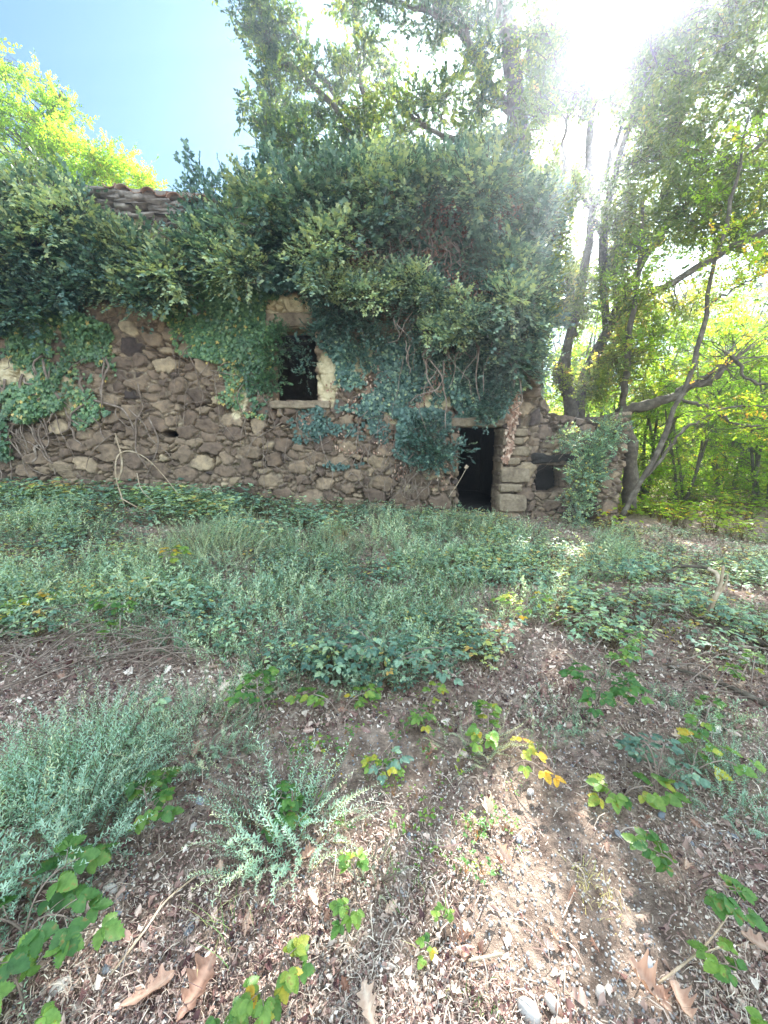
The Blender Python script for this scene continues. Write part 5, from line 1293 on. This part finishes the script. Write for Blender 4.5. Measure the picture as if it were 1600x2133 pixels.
# grass tufts
for k, (px, py, n, h, tn, lab) in enumerate([
    (620, 1035, 60, .55, (.45, .15), 'bright upright grass tuft at the wall foot below the window'),
    (700, 1130, 80, .55, (.85, .1), 'dry straw coloured grass tuft in the green cover below the window'),
    (1120, 1565, 50, .07, (.4, .15), 'tiny green grass tuft right of centre'),
    (1220, 1830, 60, .05, (.95, .08), 'dry golden grass patch shining in the lower right sun patch'),
    (1260, 1880, 46, .045, (.97, .05), 'golden grass wisps at the lower end of the sun patch'),
    (470, 1930, 16, .14, (.5, .2), 'few long green blades beside the holed leaf'),
    (865, 1880, 14, .12, (.45, .2), 'few green blades arching over the lower centre litter'),
    (990, 2110, 40, .05, (.4, .15), 'low dense green tuft at the bottom edge right of centre'),
    (830, 1180, 60, .45, (.5, .2), 'long pale grass tuft in the middle of the green cover'),
    (880, 1310, 40, .22, (.5, .2), 'short grass tuft at the lower edge of the green cover'),
]):
    c = ongr(px, py); mb = MB(); rr = np.random.default_rng(700 + k); tuft(mb, c, n, h, rr, spread=.02 + h * .25, tint=tn)
    o = mb.build('grass_tuft', M['grass']); tag(o, lab, 'grass tuft')

# ------------------------------------------------------------------ sticks and dead stems
def rod(name, label, cat, paths, mat='deadwood'):
    mb = MB()
    for pts, rad in paths: tube(mb, pts, rad, 6, tint=.5, n=max(14, len(pts) * 5))
    return tag(mb.build(name, M[mat], smooth=True), label, cat)
Ya = 6.6
rod('withered_stalk', 'pale bare stem arching over like a hook before the left part of the wall', 'dead stem', [
    ([W(275, 1105, Ya), W(255, 1040, Ya), W(243, 1000, Ya), W(241, 965, Ya), W(250, 945, Ya + .05), W(272, 940, Ya + .1), W(305, 955, Ya + .2), W(340, 990, Ya + .3), W(375, 1035, Ya + .3)], [.010, .012, .012, .009, .005]),
    ([W(252, 1038, Ya), W(300, 1065, Ya - .1), W(335, 1085, Ya - .2)], [.012, .006]),
    ([W(285, 985, Ya + .2), W(295, 1020, Ya + .1), W(325, 1050, Ya)], [.008, .005])])
rod('dead_branch', 'upright broken branch with a pale snapped tip crossing the hooked stem', 'branch', [
    ([W(247, 1000, Ya + .1), W(254, 975, Ya + .12), W(252, 945, Ya + .12), W(246, 925, Ya + .12), W(240, 902, Ya + .1)], [.014, .017, .012, .013])])
Yb = 3.35; pb = ongr(1470, 1295)
rod('broken_stick', 'forked weathered stick standing upright in the litter near the right edge', 'stick', [
    ([np.array([pb[0], pb[1], pb[2] - .05]), W(1482, 1262, pb[1]), W(1500, 1222, pb[1]), W(1507, 1178, pb[1])], [.02, .022, .017, .008]), ([W(1488, 1250, pb[1]), W(1512, 1215, pb[1]), W(1516, 1196, pb[1])], [.014, .006])])
rod('bent_stick', 'dark twisted dead branch left of the upright stick', 'branch', [
    ([W(1370, 1192, 4.3), W(1400, 1190, 4.2), W(1412, 1180, 4.2), W(1450, 1180, 4.1), W(1478, 1184, 4.0)], [.022, .02, .018]),
    ], mat='bark')
rod('bleached_stick', 'white curved piece of dead wood at the end of the dark twisted branch', 'stick', [
    ([W(1474, 1184, 4.0), W(1492, 1194, 3.95), W(1497, 1213, 3.9), W(1493, 1230, 3.9)], [.016, .022, .022, .008])])
pa, pb2 = ongr(1390, 1395), ongr(1640, 1500)
rod('fallen_branch', 'long dark fallen branch lying diagonally on the litter at the right edge', 'branch', [
    ([pa + [0, 0, .02], (pa + pb2) / 2 + [0, .03, .05], pb2 + [0, 0, .03]], [.008, .014, .018])], mat='bark')
pa, pb2 = ongr(1440, 1300), ongr(1640, 1375)
rod('fallen_branch', 'thicker black fallen branch above the long one at the right edge', 'branch', [
    ([pa + [0, 0, .02], (pa + pb2) / 2 + [0, .03, .06], pb2 + [0, 0, .04]], [.012, .02, .025])], mat='bark')
pa, pb2 = ongr(1180, 1370), ongr(1310, 1480)
rod('fallen_branch', 'thin brown twig curving down the litter right of centre', 'twig', [
    ([pa + [0, 0, .03], ongr(1210, 1400) + [0, 0, .04], ongr(1225, 1440) + [0, 0, .03], pb2 + [0, 0, .02]], [.006, .004])])
rod('fallen_branch', 'long pale thin twig lying across the litter at lower left', 'twig', [
    ([ongr(232, 2042) + [0, 0, .02], ongr(300, 1960) + [0, 0, .03], ongr(350, 1890) + [0, 0, .03], ongr(418, 1828) + [0, 0, .02]], [.0030, .0035, .0025])])
rod('fallen_branch', 'pale forked twig lying across the lower right litter', 'twig', [
    ([ongr(1370, 2060) + [0, 0, .02], ongr(1440, 2010) + [0, 0, .03], ongr(1480, 1970) + [0, 0, .03], ongr(1540, 1880) + [0, 0, .02]], [.0035, .003, .002]),
    ([ongr(1440, 2010) + [0, 0, .03], ongr(1500, 1985) + [0, 0, .02], ongr(1590, 1975) + [0, 0, .02]], [.0025, .0015])])
rod('fallen_branch', 'short brown stick lying right of the pale central leaf at the bottom', 'twig', [
    ([ongr(975, 2010) + [0, 0, .015], ongr(1045, 1998) + [0, 0, .02]], [.0045, .004])])
rod('withered_stalk', 'dark broken stub standing between the left silvery bush and the brushwood', 'dead stem', [
    ([ongr(200, 1530) + [0, 0, -.02], ongr(200, 1530) + [.015, 0, .12], ongr(200, 1530) + [.02, .01, .19]], [.009, .008, .006])], mat='bark')
rod('withered_stalk', 'long grass like dead stem with a round seed head rising before the doorway', 'dead stem', [
    ([W(935, 1035, 7.6), W(955, 1005, 7.6), W(972, 975, 7.6)], [.006, .005]), ([W(969, 976, 7.6), W(974, 970, 7.6)], [.03, .035])])
# brushwood heaps, left
r = np.random.default_rng(90); mb = MB()
for k in range(300):
    if k < 150: px, py = r.uniform(-80, 400), r.uniform(1285, 1410)
    elif k < 190: px, py = r.uniform(-60, 160), r.uniform(1010, 1050)
    else: px, py = r.uniform(1050, 1650), r.uniform(1200, 1480)
    p = ongr(px, py); a = r.normal(.6, 1.1) if k < 190 else r.normal(-.5, .9); L = r.uniform(.15, .9) * (1.0 if k < 190 else .5)
    d = np.array([math.cos(a), math.sin(a), 0]); z0 = r.uniform(0, .12)
    w = r.uniform(.0015, .0055)
    tube(mb, [p - d * L / 2 + [0, 0, z0], p + r.normal(0, .05, 3) + [0, 0, .05 + z0], p + d * L / 2 + [0, 0, r.uniform(0, .15)]], [w, w * .5], 4, tint=r.random(), n=7)
tag(mb.build('brushwood', M['vine']), 'tangle of thin dead twigs lying on the ground', 'brushwood', kind='stuff')

# ------------------------------------------------------------------ added volume imitating lens glare around the sun
def glare_haze():
    m = bpy.data.materials.new('glare_volume'); m.use_nodes = True; nt = m.node_tree; nt.nodes.clear()
    v = N(nt, 'ShaderNodeVolumePrincipled'); v.inputs['Color'].default_value = (.80, .88, 1, 1)
    v.inputs['Density'].default_value = GLARE_D; v.inputs['Anisotropy'].default_value = GLARE_G
    out = N(nt, 'ShaderNodeOutputMaterial'); nt.links.new(v.outputs[0], out.inputs['Volume'])
    mb = MB(); box(mb, -60, 60, -12, 60, -6, 22)
    tag(mb.build('glare_haze', m), 'faint veil added to the air to imitate glare around the sun', 'glare_haze', kind='stuff')
GLARE_D, GLARE_G = .0072, .80
glare_haze()
